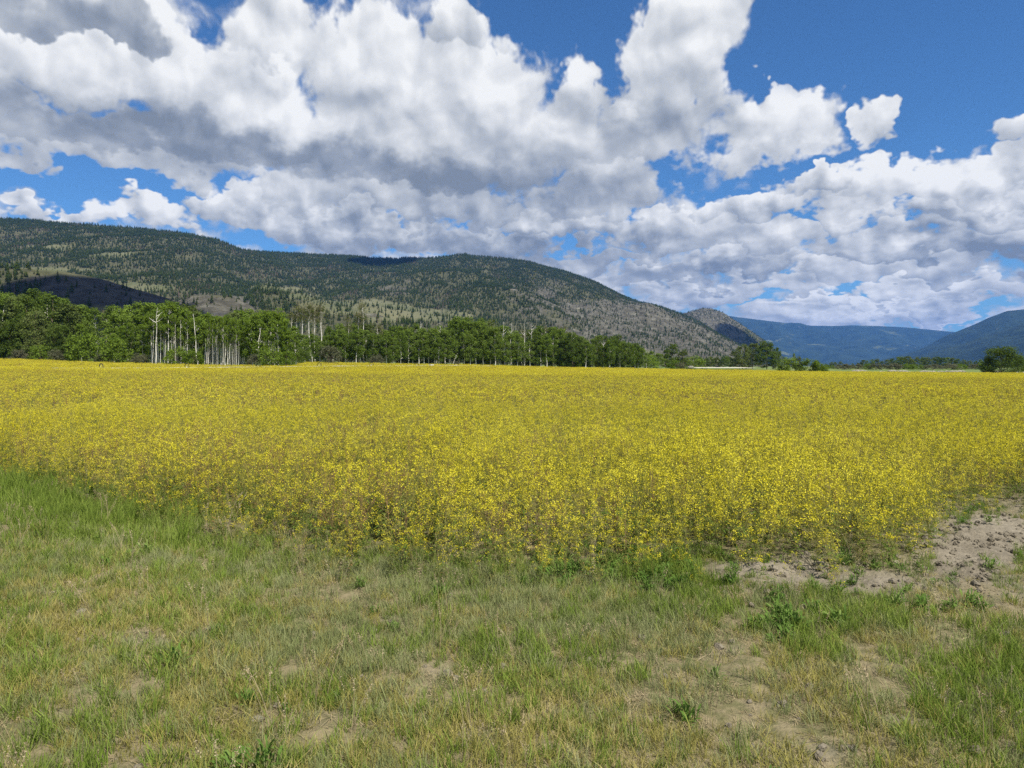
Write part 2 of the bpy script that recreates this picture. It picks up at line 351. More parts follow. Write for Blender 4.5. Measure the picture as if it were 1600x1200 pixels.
def ground(x, y):
    x = np.asarray(x, float); y = np.asarray(y, float)
    near = 1 - ss(np.hypot(x, y), 14, 40)
    h = (fbm(x * 1.1, y * 1.1, 3, 3) - 0.5) * 0.10 * near
    clod = np.abs(fbm(x * 6, y * 6, 3, 11) - 0.5) * 0.17 * (1 - ss(np.hypot(x, y), 10, 18))
    return ground0(x, y) + h + clod * (0.35 + 0.65 * bare(x, y))
# where the mustard begins and ends, along picture columns turned into bearings
NEAR = [(-400, 12.5), (-100, 10.8), (0, 9.8), (100, 8.7), (200, 7.7), (300, 7.05), (420, 6.0), (520, 5.4), (700, 5.1), (850, 5.0), (1000, 5.1), (1140, 5.0), (1250, 4.8), (1330, 4.6), (1410, 4.65), (1450, 5.3), (1480, 6.6), (1600, 7.7), (1750, 8.8), (2000, 9.5)]
FAR = [(-400, 150), (0, 150), (100, 143), (235, 136), (300, 128), (400, 126), (458, 127), (476, 165), (600, 168), (700, 176), (800, 186), (1000, 196), (1200, 186), (1600, 172), (2000, 170)]
def near_y(px): return itp(px, NEAR)
def far_y(px): return itp(px, FAR)
def zone(x, y, lst):
    """sum of soft patches given at their picture place on the ground: (px, py, rx, ry, weight)"""
    px = pxof(x, y); py = HOR + F * EYE / np.maximum(y, 0.8); t = np.zeros_like(px)
    for cx, cy_, rx, ry, w in lst: t = t + w * np.exp(-((px - cx) / rx) ** 2 - ((py - cy_) / ry) ** 2)
    return t
BARE = [(1240, 905, 120, 26, 1.3), (1150, 890, 60, 12, .5), (1565, 835, 75, 42, 1.4), (1500, 885, 60, 38, 1.1), (1380, 925, 80, 20, .9), (1590, 920, 50, 32, .6), (1440, 850, 40, 20, .5), (930, 850, 60, 14, .6),
        (755, 1100, 26, 12, .8), (235, 1000, 22, 10, .7), (1300, 1180, 30, 12, .6), (1410, 1135, 24, 10, .9), (1130, 1020, 40, 9, .35), (1000, 1180, 30, 9, .35), (610, 975, 26, 12, .4), (680, 1050, 24, 14, .4),
        (1220, 1100, 50, 9, .25), (1500, 1110, 40, 9, .3), (1570, 1170, 40, 10, .4), (640, 1185, 30, 7, .3)]
def bare(x, y):
    return np.clip(zone(x, y, BARE) * (0.55 + 0.9 * fbm(x * 2.2, y * 2.2, 4, 21)), 0, 1)

xs = np.unique(np.concatenate([np.arange(-9, 9, 0.045), np.sign(np.linspace(-1, 1, 240)) * (9 + 14000 * np.abs(np.linspace(-1, 1, 240)) ** 5)]))
ys = np.unique(np.concatenate([np.array([-300, -60, -15, -4, 0, 1.5]), np.arange(2.2, 12, 0.045), 12 + np.linspace(0, 1, 260)[1:] ** 3.2 * 16000]))
gx, gy = np.meshgrid(xs, ys)
gz = ground(gx, gy)
gpx = pxof(gx, gy)
crop = ss(gy - near_y(gpx), 0.5, 5) * (1 - ss(gy - far_y(gpx), -2, 2)) * (gy > 3)
past = ss(gy - far_y(gpx), -1, 3) * (gy > 30)
litter = 1 - bare(gx, gy)
i, j = np.meshgrid(np.arange(len(ys) - 1), np.arange(len(xs) - 1), indexing='ij'); nx = len(xs)
gf = np.stack([i * nx + j, i * nx + j + 1, (i + 1) * nx + j + 1, (i + 1) * nx + j], -1).reshape(-1, 4)
gme = np_mesh('ground', np.stack([gx, gy, gz], -1), gf, [M['soil']], smooth=True,
              attrs={'cover': np.stack([litter, crop * 0.8, past], -1).reshape(-1, 3)})
tag(obj('ground', gme), kind='structure')

# ------------------------------------------------------------------ scatter with instances (only for uncountable stuff)
def scatter(name, P, rotz, tilt, scale, idx, meshes, label, cat):
    src = bpy.data.collections.new(name + '_sources')
    for k, me in enumerate(meshes):
        src.objects.link(bpy.data.objects.new('%s_source_%02d' % (name, k), me))
    me = bpy.data.meshes.new(name); n = len(P)
    me.vertices.add(n); me.vertices.foreach_set('co', np.asarray(P, np.float32).ravel())
    a = me.attributes.new('rot', 'FLOAT_VECTOR', 'POINT')
    rot = np.stack([tilt[:, 0], tilt[:, 1], rotz], -1).astype(np.float32); a.data.foreach_set('vector', rot.ravel())
    a = me.attributes.new('scl', 'FLOAT', 'POINT'); a.data.foreach_set('value', np.asarray(scale, np.float32))
    a = me.attributes.new('pick', 'INT', 'POINT'); a.data.foreach_set('value', np.asarray(idx, np.int32))
    me.update()
    o = obj(name, me)
    g = bpy.data.node_groups.new(name + '_nodes', 'GeometryNodeTree')
    g.interface.new_socket('Geometry', in_out='INPUT', socket_type='NodeSocketGeometry')
    g.interface.new_socket('Geometry', in_out='OUTPUT', socket_type='NodeSocketGeometry')
    gi = g.nodes.new('NodeGroupInput'); go = g.nodes.new('NodeGroupOutput')
    ci = g.nodes.new('GeometryNodeCollectionInfo'); ci.inputs[0].default_value = src; ci.inputs[1].default_value = True; ci.inputs[2].default_value = True
    ip = g.nodes.new('GeometryNodeInstanceOnPoints'); ip.inputs['Pick Instance'].default_value = True
    def na(nm, typ):
        q = g.nodes.new('GeometryNodeInputNamedAttribute'); q.data_type = typ; q.inputs[0].default_value = nm; return q.outputs[0]
    L = g.links.new
    L(gi.outputs[0], ip.inputs['Points']); L(ci.outputs[0], ip.inputs['Instance']); L(na('pick', 'INT'), ip.inputs['Instance Index'])
    e2r = g.nodes.new('FunctionNodeEulerToRotation'); L(na('rot', 'FLOAT_VECTOR'), e2r.inputs[0]); L(e2r.outputs[0], ip.inputs['Rotation'])
    L(na('scl', 'FLOAT'), ip.inputs['Scale']); L(ip.outputs[0], go.inputs[0])
    md = o.modifiers.new('scatter', 'NODES'); md.node_group = g
    tag(o, label, cat, None, 'stuff'); return o
def jgrid(x0, x1, y0, y1, s):
    X_, Y_ = np.meshgrid(np.arange(x0, x1, s), np.arange(y0, y1, s))
    X_ = (X_ + rng.uniform(-.5, .5, X_.shape) * s).ravel(); Y_ = (Y_ + rng.uniform(-.5, .5, Y_.shape) * s).ravel(); return X_, Y_

# ------------------------------------------------------------------ grass tufts
def tuft(seed, n, hmin, hmax, w, spread, lean, mat, flat=0.0):
    rg = np.random.default_rng(seed); g = Geo()
    ang = rg.uniform(0, 2 * math.pi, n); r0 = spread * np.sqrt(rg.uniform(0, 1, n))
    base = np.stack([np.cos(ang) * r0, np.sin(ang) * r0, np.full(n, -0.01)], -1)
    d = rg.uniform(0, 2 * math.pi, n); le = rg.uniform(0.1, 1, n) * lean; h = rg.uniform(hmin, hmax, n)
    dirv = np.stack([np.cos(d), np.sin(d)], -1)
    L = 5; u = np.linspace(0, 1, L)
    P = np.zeros((n, L, 3))
    P[..., :2] = base[:, None, :2] + dirv[:, None] * (h * le)[:, None, None] * (u ** 1.8)[None, :, None]
    P[..., 2] = base[:, None, 2] + (h * np.sqrt(np.maximum(1 - (le * 0.8) ** 2, 0.05)) * (1 - flat))[:, None] * (u - 0.25 * le.mean() * u ** 3)[None]
    wd = (w * rg.uniform(0.6, 1.2, n))[:, None] * np.array([0.8, 1, 0.85, 0.55, 0.08])[None]
    sa = d + math.pi / 2 + rg.normal(0, 0.7, n); side = np.stack([np.cos(sa), np.sin(sa), np.zeros(n)], -1)
    V, Fq = ribbons(P, wd, side); g.add(V, Fq, 0, np.repeat(rg.uniform(0, 1, n), L * 2))
    return g.mesh('tuft', [mat])
def seedheads(seed, n, h, mat):
    rg = np.random.default_rng(seed); g = Geo(); L = 5; u = np.linspace(0, 1, L)
    ang = rg.uniform(0, 6.28, n); base = np.stack([np.cos(ang), np.sin(ang), ang * 0], -1) * 0.03
    d = rg.uniform(0, 6.28, n); hh = h * rg.uniform(0.7, 1.1, n)
    P = np.zeros((n, L, 3)); P[..., 0] = base[:, None, 0] + (np.cos(d) * hh * .25)[:, None] * u ** 2; P[..., 1] = base[:, None, 1] + (np.sin(d) * hh * .25)[:, None] * u ** 2; P[..., 2] = hh[:, None] * u
    side = unit(rg.normal(size=(n, 3)) * [1, 1, 0]); V, Fq = ribbons(P, np.full((n, L), 0.0022), side); g.add(V, Fq, 0, 0.7)
    for k in range(n):
        q = P[k, 3] + (P[k, 4] - P[k, 3]) * rg.uniform(0.2, 1.1, (14, 1)) + rg.normal(0, 0.004, (14, 3))
        V, Fq = leafquads(q, 0.011, rg, aspect=0.5); g.add(V, Fq, 0, 0.9)
    return g.mesh('seedheads', [mat])
def weed(seed, n, r, leaf, mat, h=0.12, up=0.8):
    rg = np.random.default_rng(seed); g = Geo(); L = 5; u = np.linspace(0, 1, L)
    d = rg.uniform(0, 6.28, n); ln = r * rg.uniform(0.35, 1, n); hz = h * rg.uniform(0.2, 1, n); b = rg.normal(0, r * 0.25, (n, 2))
    P = np.zeros((n, L, 3)); P[..., 0] = b[:, :1] + (np.cos(d) * ln)[:, None] * u; P[..., 1] = b[:, 1:] + (np.sin(d) * ln)[:, None] * u
    P[..., 2] = hz[:, None] * (1.9 * u - 1.1 * u ** 2)
    wd = leaf * rg.uniform(0.6, 1.2, n)[:, None] * np.array([0.15, 0.5, 1.0, 0.8, 0.1])
    side = np.stack([-np.sin(d), np.cos(d), rg.normal(0, .3, n)], -1); V, Fq = ribbons(P, wd, side); g.add(V, Fq, 0, np.repeat(rg.uniform(0, 1, n), L * 2)); return g.mesh('weed', [mat])

GV = []   # variants: 0-3 lush, 4-7 grey, 8-11 dry, 12-14 thatch, 15-17 weed, 18-19 seed heads, 20-21 tall lush
for k in range(4): GV.append(tuft(10 + k, 34, .06, .17, .0048, .055, .75, M['grass_lush']))
for k in range(4): GV.append(tuft(20 + k, 40, .04, .13, .0035, .06, .8, M['grass_grey']))
for k in range(4): GV.append(tuft(30 + k, 36, .04, .13, .0036, .06, .95, M['grass_dry']))
for k in range(3): GV.append(tuft(40 + k, 30, .05, .14, .0042, .08, 1.15, M['thatch'], 0.72))
for k in range(3): GV.append(weed(50 + k, 46, .10, .012, M['weed'], .15))
for k in range(2): GV.append(seedheads(60 + k, 5, .30, M['thatch']))
for k in range(2): GV.append(tuft(70 + k, 44, .14, .33, .0055, .07, .6, M['grass_lush']))

LUSH = [(40, 740, 130, 55, 1.3), (140, 800, 160, 50, .9), (300, 830, 200, 60, .5), (30, 1100, 60, 120, .5), (1000, 885, 90, 30, 1.1), (1080, 910, 90, 25, .9), (900, 870, 60, 25, .9), (1400, 1000, 160, 45, .9), (1550, 1010, 90, 70, .9),
        (1230, 990, 60, 30, .9), (1450, 1090, 90, 40, .7), (1320, 905, 70, 18, .7), (1540, 880, 40, 22, .5), (1460, 905, 30, 15, .6), (430, 1110, 40, 30, .5), (540, 1120, 30, 30, .5), (400, 960, 120, 50, .25), (1250, 960, 220, 40, .35), (1150, 1100, 200, 50, .15), (1400, 1150, 160, 30, .35)]
GREY = [(620, 900, 260, 60, .8), (700, 980, 260, 60, .6), (420, 930, 120, 70, .4), (1000, 990, 160, 50, .5), (1050, 1090, 120, 50, .5), (800, 1050, 200, 60, .3), (480, 1030, 150, 40, .35), (1150, 960, 120, 30, .5), (230, 870, 200, 50, .3), (1300, 1080, 160, 40, .3)]
DRY = [(150, 1000, 250, 90, .8), (250, 1120, 300, 90, .8), (640, 1150, 300, 60, .7), (900, 1180, 200, 40, .5), (330, 930, 160, 40, .3), (560, 1060, 160, 40, .4), (1130, 1180, 220, 30, .4), (900, 930, 80, 30, .2), (1250, 1040, 200, 50, .2)]
def lay_grass(x0, x1, y0, y1, s, k_keep=1.0):
    x, y = jgrid(x0, x1, y0, y1, s)
    px = pxof(x, y); ny = near_y(px)
    ok = (np.abs(x) < 0.78 * y + 1.2) & (y < ny + 0.5 + rng.uniform(0, 1, len(x)) ** 2 * 3.2)
    x, y, px, ny = x[ok], y[ok], px[ok], ny[ok]
    n1_, n2_, n3_ = fbm(x * 1.7, y * 1.7, 4, 31), fbm(x * 1.3, y * 1.3, 4, 37), fbm(x * 2.6, y * 2.6, 3, 41)
    b = bare(x, y)
    wl = (0.22 + zone(x, y, LUSH)) * ss(n1_, .30, .62) * 1.5; wg = (0.30 + zone(x, y, GREY)) * (0.4 + ss(n2_, .35, .65)); wd = (0.20 + .8 * zone(x, y, DRY)) * (0.4 + ss(n3_, .35, .65))
    wt = 0.20 + 0.25 * ss(n2_, .6, .4); ww = 0.004 + 0.7 * zone(x, y, [(960, 870, 70, 22, 1.2), (1440, 960, 50, 12, .3), (1160, 900, 40, 14, .6), (400, 1120, 30, 14, .6), (540, 1125, 25, 10, .6), (900, 860, 30, 18, 1.2), (1230, 980, 50, 20, .7), (1060, 905, 80, 16, .9), (900, 890, 60, 14, .8), (1330, 910, 120, 20, .6), (1520, 820, 20, 20, 1), (1590, 850, 20, 20, 1)])
    wtl = 0.7 * zone(x, y, [(20, 735, 150, 50, 1.6), (150, 800, 130, 30, .6), (300, 830, 150, 25, .2), (1010, 895, 60, 16, .45), (1090, 905, 50, 16, .45), (1520, 820, 18, 14, 1.5), (1600, 850, 22, 22, 1.5)]) * ss(n1_, .3, .55)
    wsd = 0.02 + 0 * x
    Wt = np.stack([wl, wg, wd, wt, ww, wsd, wtl], -1); tot = Wt.sum(-1)
    keep = rng.uniform(0, 1, len(x)) < np.clip((1 - b * 0.955) * (0.45 + 0.7 * ss(tot, .5, 1.4)) * (0.5 + 0.75 * ss(n3_, .30, .52)), 0, 1) * k_keep
    x, y, px, ny, Wt, b = x[keep], y[keep], px[keep], ny[keep], Wt[keep], b[keep]
    cs = (Wt / Wt.sum(-1, keepdims=True)).cumsum(-1); kk = (rng.uniform(0, 1, (len(x), 1)) > cs).sum(-1).clip(0, 6)
    start = np.array([0, 4, 8, 12, 15, 18, 20])[kk]; cnt = np.array([4, 4, 4, 3, 3, 2, 2])[kk]
    idx = start + (rng.uniform(0, 1, len(x)) * cnt).astype(int)
    sc = rng.uniform(0.5, 1.05, len(x)) * (1 - 0.35 * b) * np.where(kk == 6, 1.0, 1.0) * (1 + 0.22 * zone(x, y, [(60, 760, 300, 90, 1), (350, 850, 200, 50, .5)]))
    return x, y, idx, sc
gp = [lay_grass(-9, 9, 2.3, 6, 0.047), lay_grass(-14, 11, 6, 15, 0.068)]
x, y, idx, sc = [np.concatenate([a[k] for a in gp]) for k in range(4)]
scatter('grass', np.stack([x, y, ground(x, y)], -1), rng.uniform(0, 6.28, len(x)), rng.normal(0, .12, (len(x), 2)), sc, idx, GV, 'short green and straw coloured meadow grass with weeds in front of the yellow field', 'grass')

def clod(seed):
    rg = np.random.default_rng(seed); n, m_ = 9, 6; T, P_ = np.meshgrid(np.linspace(0, 2 * math.pi, n, endpoint=False), np.linspace(0, math.pi, m_))
    d = np.stack([np.cos(T) * np.sin(P_), np.sin(T) * np.sin(P_), np.cos(P_) * .7], -1) * (rg.uniform(.7, 1.2, T.shape)[..., None]) * rg.uniform(.6, 1.1, 3)
    i, j = np.meshgrid(np.arange(m_ - 1), np.arange(n), indexing='ij'); j2 = (j + 1) % n
    return np_mesh('clod', d.reshape(-1, 3), np.stack([i * n + j, (i + 1) * n + j, (i + 1) * n + j2, i * n + j2], -1).reshape(-1, 4), [M['soil']])
x, y = jgrid(-9, 11, 2.3, 13, .06); ok = (np.abs(x) < .8 * y + 1) & (rng.uniform(0, 1, len(x)) < bare(x, y) * ss(fbm(x * 3, y * 3, 3, 55), .3, .55) * 1.2 + .03)
x, y = x[ok], y[ok]; cs_ = .006 + .034 * rng.uniform(0, 1, len(x)) ** 3.2
scatter('soil_clods', np.stack([x, y, ground(x, y) + cs_ * .2], -1), rng.uniform(0, 6.28, len(x)), rng.normal(0, .4, (len(x), 2)), cs_, rng.integers(0, 5, len(x)), [clod(80 + k) for k in range(5)], 'crumbly brown clods of earth on the bare soil at the right', 'soil clods')

# ------------------------------------------------------------------ mustard crop
def mustard(seed, lod, full=1.0, red=0.2, leafy=1.0):
    rg = np.random.default_rng(seed); g = Geo()
    h = rg.uniform(.50, .68); nb = [10, 7, 5][lod]; L = 4; u = np.linspace(0, 1, L)
    ln = rg.normal(0, .05, 2)
    wst = [.0034, .006, .012][lod]
    t0 = np.concatenate([[0], rg.uniform(.22, .8, nb)]); d = rg.uniform(0, 6.28, nb + 1); sp = rg.uniform(.05, .17, nb + 1); sp[0] = .01
    top = np.concatenate([[h], h * rg.uniform(.50 if lod == 0 else .7, 1.04, nb)])
    b0 = np.stack([ln[0] * t0, ln[1] * t0, h * t0 * .85], -1)
    P = np.zeros((nb + 1, L, 3))
    P[..., 0] = b0[:, :1] + (np.cos(d) * sp)[:, None] * u ** .8 + ln[0] * (u * .5)[None]
    P[..., 1] = b0[:, 1:2] + (np.sin(d) * sp)[:, None] * u ** .8 + ln[1] * (u * .5)[None]
    P[..., 2] = b0[:, 2:] + (top - b0[:, 2])[:, None] * u
    side = unit(rg.normal(size=(nb + 1, 3)) * [1, 1, .1])
    V, Fq = ribbons(P, wst * np.linspace(1.1, .6, L)[None] * np.ones((nb + 1, 1)), side)
    ms = 1 if rg.uniform() < red else 0
    g.add(V, Fq, ms, np.repeat(rg.uniform(0, 1, nb + 1), L * 2))
    tips = P[:, -1]
    if lod < 2:      # little side pods and buds along the upper stems
        m_ = [9, 4][lod]; k = rg.integers(0, nb + 1, (nb + 1) * m_); f = rg.uniform(.35, .95, len(k))[:, None]
        c = P[k, 1] * (1 - f) + P[k, 3] * f; dd = unit(rg.normal(size=(len(k), 3)) + [0, 0, .8]) * rg.uniform(.012, .03, (len(k), 1))
        V, Fq = ribbons(np.stack([c, c + dd], 1), np.full((len(k), 2), wst * .6), unit(rg.normal(size=(len(k), 3)))); g.add(V, Fq, ms, .6)
    keep = rg.uniform(0, 1, nb + 1) < full; tips = tips[keep]
    if len(tips):
        q, r, sz = [(13, .0155, .0118), (6, .017, .020), (3, .022, .038)][lod]
        c = np.repeat(tips, q, 0) + rg.normal(0, 1, (len(tips) * q, 3)) * [r, r, r * .8]
        V, Fq = leafquads(c, rg.uniform(.8, 1.25, len(c)) * sz, rg, up=.9); g.add(V, Fq, 2, np.repeat(rg.uniform(0, 1, len(c)), 4))
        # looser flowers just below the tips
        q2 = [5, 2, 1][lod]; c = np.repeat(tips, q2, 0) + rg.normal(0, 1, (len(tips) * q2, 3)) * .02 - np.array([0, 0, .04])
        V, Fq = leafquads(c, sz * .8, rg, up=.9); g.add(V, Fq, 2, np.repeat(rg.uniform(0, .6, len(c)), 4))
    nl = int([22, 10, 3][lod] * leafy); d = rg.uniform(0, 6.28, nl); z0 = rg.uniform(.02, .55, nl) * h; ll = rg.uniform(.04, .10, nl)
    Pl = np.zeros((nl, 3, 3)); uu = np.array([0, .5, 1.])
    Pl[..., 0] = (np.cos(d) * ll)[:, None] * uu; Pl[..., 1] = (np.sin(d) * ll)[:, None] * uu; Pl[..., 2] = z0[:, None] + (ll * .5)[:, None] * (uu - 1.2 * uu ** 2)
    V, Fq = ribbons(Pl, np.array([.3, 1, .1])[None] * rg.uniform(.008, .02, nl)[:, None], np.stack([-np.sin(d), np.cos(d), d * 0], -1))
    vv = rg.uniform(0, 1, nl) * (0.82 if red < .5 else 1.35); g.add(V, Fq, 3, np.repeat(np.clip(vv, 0, 1), 6))
    return g
MM = [M['stem'], M['stem_red'], M['flower'], M['leaf_low']]
def merged(seeds, size, lod, full, name, red=.2):
    rg = np.random.default_rng(seeds); big = Geo()
    for k in range(size[0]):
        g = mustard(seeds * 100 + k, lod, full, red); a = rg.uniform(0, 6.28); ca, sa = math.cos(a), math.sin(a)
        off = rg.uniform(-.5, .5, 2) * size[1]; s = rg.uniform(.85, 1.15)
        for V, Fq, m_, A in zip(g.V, g.F, g.M, g.A):
            V2 = V * s; V2 = np.stack([V2[:, 0] * ca - V2[:, 1] * sa + off[0], V2[:, 0] * sa + V2[:, 1] * ca + off[1], V2[:, 2]], -1)
            big.add(V2, Fq - Fq.min(), m_[0], np.array(A))
    return big.mesh(name, MM)
CV = []
for k in range(6): CV.append(mustard(100 + k, 0, .9, .1).mesh('m', MM))                # 0-5 near, full flower
for k in range(3): CV.append(mustard(120 + k, 0, .42, .6, 2.0).mesh('m', MM))            # 6-8 near, brown and thin
for k in range(5): CV.append(mustard(140 + k, 1, .85, .2).mesh('m', MM))                 # 9-13 middle
for k in range(3): CV.append(mustard(150 + k, 1, .36, .6, 1.6).mesh('m', MM))                 # 14-16 middle, brown
for k in range(4): CV.append(merged(3 + k, (30, 1.7), 2, .85, 'mp'))                        # 17-20 far patches
for k in range(2): CV.append(merged(13 + k, (30, 1.7), 2, .45, 'mp', .4))                 # 21-22 far patches, sparse
BROWN = [(560, 730, 130, 24, .95), (300, 745, 120, 18, .7), (820, 730, 80, 14, .45), (1120, 740, 70, 14, .4), (360, 690, 60, 12, .6), (900, 700, 100, 12, .35), (210, 785, 90, 14, .5), (1000, 760, 120, 20, .4), (970, 830, 60, 22, 1.1), (1140, 850, 60, 25, .8), (1500, 780, 90, 14, .5), (600, 660, 120, 10, .4),
         (760, 780, 120, 14, .4), (1250, 830, 80, 18, .5), (1420, 800, 60, 14, .4), (480, 780, 80, 14, .4)]
GREENP = [(600, 592, 16, 3, 1.0), (1180, 600, 30, 3, .3), (1500, 592, 90, 4, .4), (760, 600, 60, 3, .4), (480, 590, 60, 3, .4)]
def lay_crop(y0, y1, s, near_i, brown_i, thin=1.0):
    xm = 0.80 * y1 + 4
    x, y = jgrid(-xm, xm, y0, y1, s); px = pxof(x, y)
    wob = (fbm(x * 1.2, y * 1.2, 3, 61) - .5) * 1.1 - .15
    ok = (np.abs(x) < 0.79 * y + 3) & (y > near_y(px) + wob * ss(px, -200, 500)) & (y < far_y(px) + (fbm(x * .2, y * .2, 2, 5) - .5) * 4)
    x, y, px = x[ok], y[ok], px[ok]
    hgt = .30 + 0 * x
    pv_y = y * EYE / (EYE - .5)                     # patches are seen on the flower tops, not at the feet
    br = zone(x * pv_y / y, pv_y, BROWN) * (.5 + fbm(x * .9, y * .9, 3, 71)) + zone(x * pv_y / y, pv_y, GREENP)
    nz = fbm(x * .35, y * .12, 4, 81); nz2 = fbm(x * 1.6, y * .9, 3, 83)
    br = br + ss(nz, .50, .70) * .6 + ss(nz2, .50, .68) * .65
    isb = rng.uniform(0, 1, len(x)) < np.clip(br, 0, .92)
    idx = np.where(isb, brown_i[0] + (rng.uniform(0, 1, len(x)) * brown_i[1]).astype(int), near_i[0] + (rng.uniform(0, 1, len(x)) * near_i[1]).astype(int))
    edge = y - near_y(px)
    gap = bare(x, y) * .62 * ss(edge, 2.5, .3) + ss(fbm(x * 2.0, y * 2.0, 3, 91), .46, .62) * (1 - ss(edge, .1, 1.2)) * (.25 + .4 * ss(px, 700, 1200))
    keep = rng.uniform(0, 1, len(x)) < np.clip((0.80 + .2 * ss(edge, -.2, 1.5)) * (1 - gap) * thin, 0, 1)
    sc = rng.uniform(.70, 1.2, len(x)) * (.62 + .38 * ss(edge, -.1, 1.6)) * (.72 + .56 * fbm(x * .9, y * .6, 3, 131)) * np.where(isb, .93, 1)
    return x[keep], y[keep], idx[keep], sc[keep]
cp = [lay_crop(4.1, 12, .145, (0, 6), (6, 3)), lay_crop(12, 22, .21, (0, 6), (6, 3)), lay_crop(22, 42, .27, (9, 5), (14, 3)), lay_crop(42, 80, .36, (9, 5), (14, 3)), lay_crop(80, 212, 1.5, (17, 4), (21, 2))]
x, y, idx, sc = [np.concatenate([a[k] for a in cp]) for k in range(4)]
far_i = idx >= 17; sc = np.where(far_i, np.clip(sc, .9, 1.1), sc)
scatter('mustard_crop', np.stack([x, y, ground(x, y) - .01], -1), rng.uniform(0, 6.28, len(x)), rng.normal(0, 1, (len(x), 2)) * np.where(far_i, .01, .09)[:, None], sc, idx, CV, 'yellow flowering mustard crop filling the whole field up to the trees', 'crop')
print('GRASS', len(gp[0][0]) + len(gp[1][0]), 'CROP', len(x))

# ------------------------------------------------------------------ hills
def mound(name, layers, px0, px1, dpx, y0, y1, ny_, mat, cover_fn, amp, seed, ns=1.0, rough=1.0):
    px = np.arange(px0, px1, dpx); yv = np.geomspace(y0, y1, ny_)
    PX, YY = np.meshgrid(px, yv); XX = (PX - 800) / F * YY
    Zb = np.full_like(PX, -6.0)
    for crest, yc, yf, zf, p in layers:
        cp_ = itp(PX, crest) + (fbm(PX * .02, PX * 0, 4, seed) - .5) * 5 * rough
        yc_ = itp(PX, yc) if isinstance(yc, list) else yc + 0 * PX; yf_ = itp(PX, yf) if isinstance(yf, list) else yf + 0 * PX
        zc = EYE + (HOR - cp_) / F * yc_; u = np.clip((YY - yf_) / (yc_ - yf_), 0, 1)
        z = zf + (zc - zf) * u ** p
        z = np.where(YY > yc_, zc - (YY - yc_) * .32, z)
        z = np.where((YY < yf_) | (zc < zf), -6, z)
        w = np.sin(np.clip(u, 0, 1) * math.pi) * np.minimum(1, np.maximum(zc - zf, 0) / 60)
        nn = fbm(XX / 260 / ns, YY / 420 / ns, 5, seed + 3) - .5; gl = np.abs(fbm(XX / 160 / ns, YY / 500 / ns, 4, seed + 9) - .5)
        z = z + np.where(YY <= yc_, w * amp * (nn * 1.2 - gl * 1.3 + .15), 0)
        Zb = np.maximum(Zb, z)
    n = len(px); i, j = np.meshgrid(np.arange(len(yv) - 1), np.arange(n - 1), indexing='ij')
    fc = np.stack([i * n + j, i * n + j + 1, (i + 1) * n + j + 1, (i + 1) * n + j], -1).reshape(-1, 4)
    PYv = HOR - F * (Zb - EYE) / YY
    c = cover_fn(PX, PYv, XX, YY)
    me = np_mesh(name, np.stack([XX, YY, Zb], -1), fc, [mat], smooth=True, attrs={'cover': c.reshape(-1, 3)})
    tag(obj(name, me), kind='structure')
    return px, yv, Zb, PYv
def hill_col(N, p):
    at = N.node('ShaderNodeAttribute', attribute_name='cover').outputs['Color']
    s = N.node('ShaderNodeSeparateColor'); N.l.new(at, s.inputs[0])
    n1_ = N.noise(p, .012, 6, .62); n2_ = N.noise(p, .06, 5, .65); n3_ = N.noise(N.v('MULTIPLY', p, (1, .6, 1)), .055, 5, .75)
    floor_ = N.mix(N.smooth(n2_, .35, .65), (0.062, 0.066, 0.030), (0.115, 0.112, 0.056))
    grass_ = N.mix(N.smooth(n1_, .35, .65), (0.12, 0.13, 0.06), (0.175, 0.172, 0.092))
    rock_ = N.ramp(n3_, [(0.34, (0.045, 0.042, 0.028)), (0.48, (0.095, 0.088, 0.062)), (0.6, (0.15, 0.142, 0.107)), (0.72, (0.28, 0.268, 0.215))])
    c = N.mix(s.outputs[1], floor_, grass_); c = N.mix(s.outputs[0], c, rock_)
    return N.mix(s.outputs[2], c, N.mix(N.smooth(n2_, .4, .6), (0.030, 0.029, 0.026), (0.065, 0.062, 0.055)))  # dark scree, its colour lowered further to deepen the shade on the bluff
M['hill'] = mat_diff('hill_ground', hill_col, lambda N, p: (N.noise(p, .08, 6, .7), 9.0))
ROCK = [(860, 445, 40, 22, .35), (840, 490, 70, 30, .32), (930, 485, 60, 22, .7), (1010, 482, 45, 12, 1.3), (1050, 500, 50, 22, 1.2), (1000, 525, 90, 28, .9), (1100, 540, 50, 24, 1.0), (900, 530, 80, 20, .55), (1130, 510, 40, 26, .8), (700, 470, 70, 25, .2), (650, 440, 50, 18, .3), (800, 455, 60, 22, .35),
        (220, 372, 90, 16, .35), (330, 478, 60, 16, 1.8), (120, 405, 40, 5, .5), (560, 433, 20, 6, .6), (610, 455, 30, 8, .6), (1150, 545, 40, 10, .7), (780, 500, 60, 20, .3), (25, 430, 40, 8, .4), (590, 492, 60, 7, .5), (1105, 495, 35, 10, .6), (490, 425, 30, 6, .3)]
GRS = [(450, 452, 50, 4, .9), (478, 463, 36, 5, 1.0), (410, 446, 30, 4, .8), (240, 450, 40, 5, 1.2), (100, 421, 70, 4, 1), (590, 478, 50, 10, 1.1), (650, 490, 50, 8, 1.2), (700, 495, 40, 7, 1), (560, 486, 80, 4, 1.1), (150, 400, 100, 12, .5), (60, 385, 60, 6, .5), (600, 500, 40, 5, 1), (1020, 556, 50, 10, 1), (1130, 562, 40, 6, 1), (200, 440, 50, 8, .5), (510, 478, 50, 8, .9), (400, 415, 60, 8, .2)]
BLUFF = [(140, 455, 110, 22, 1.5), (60, 450, 60, 16, .9), (210, 465, 50, 12, .9), (345, 492, 40, 8, .5), (590, 497, 50, 7, .25)]
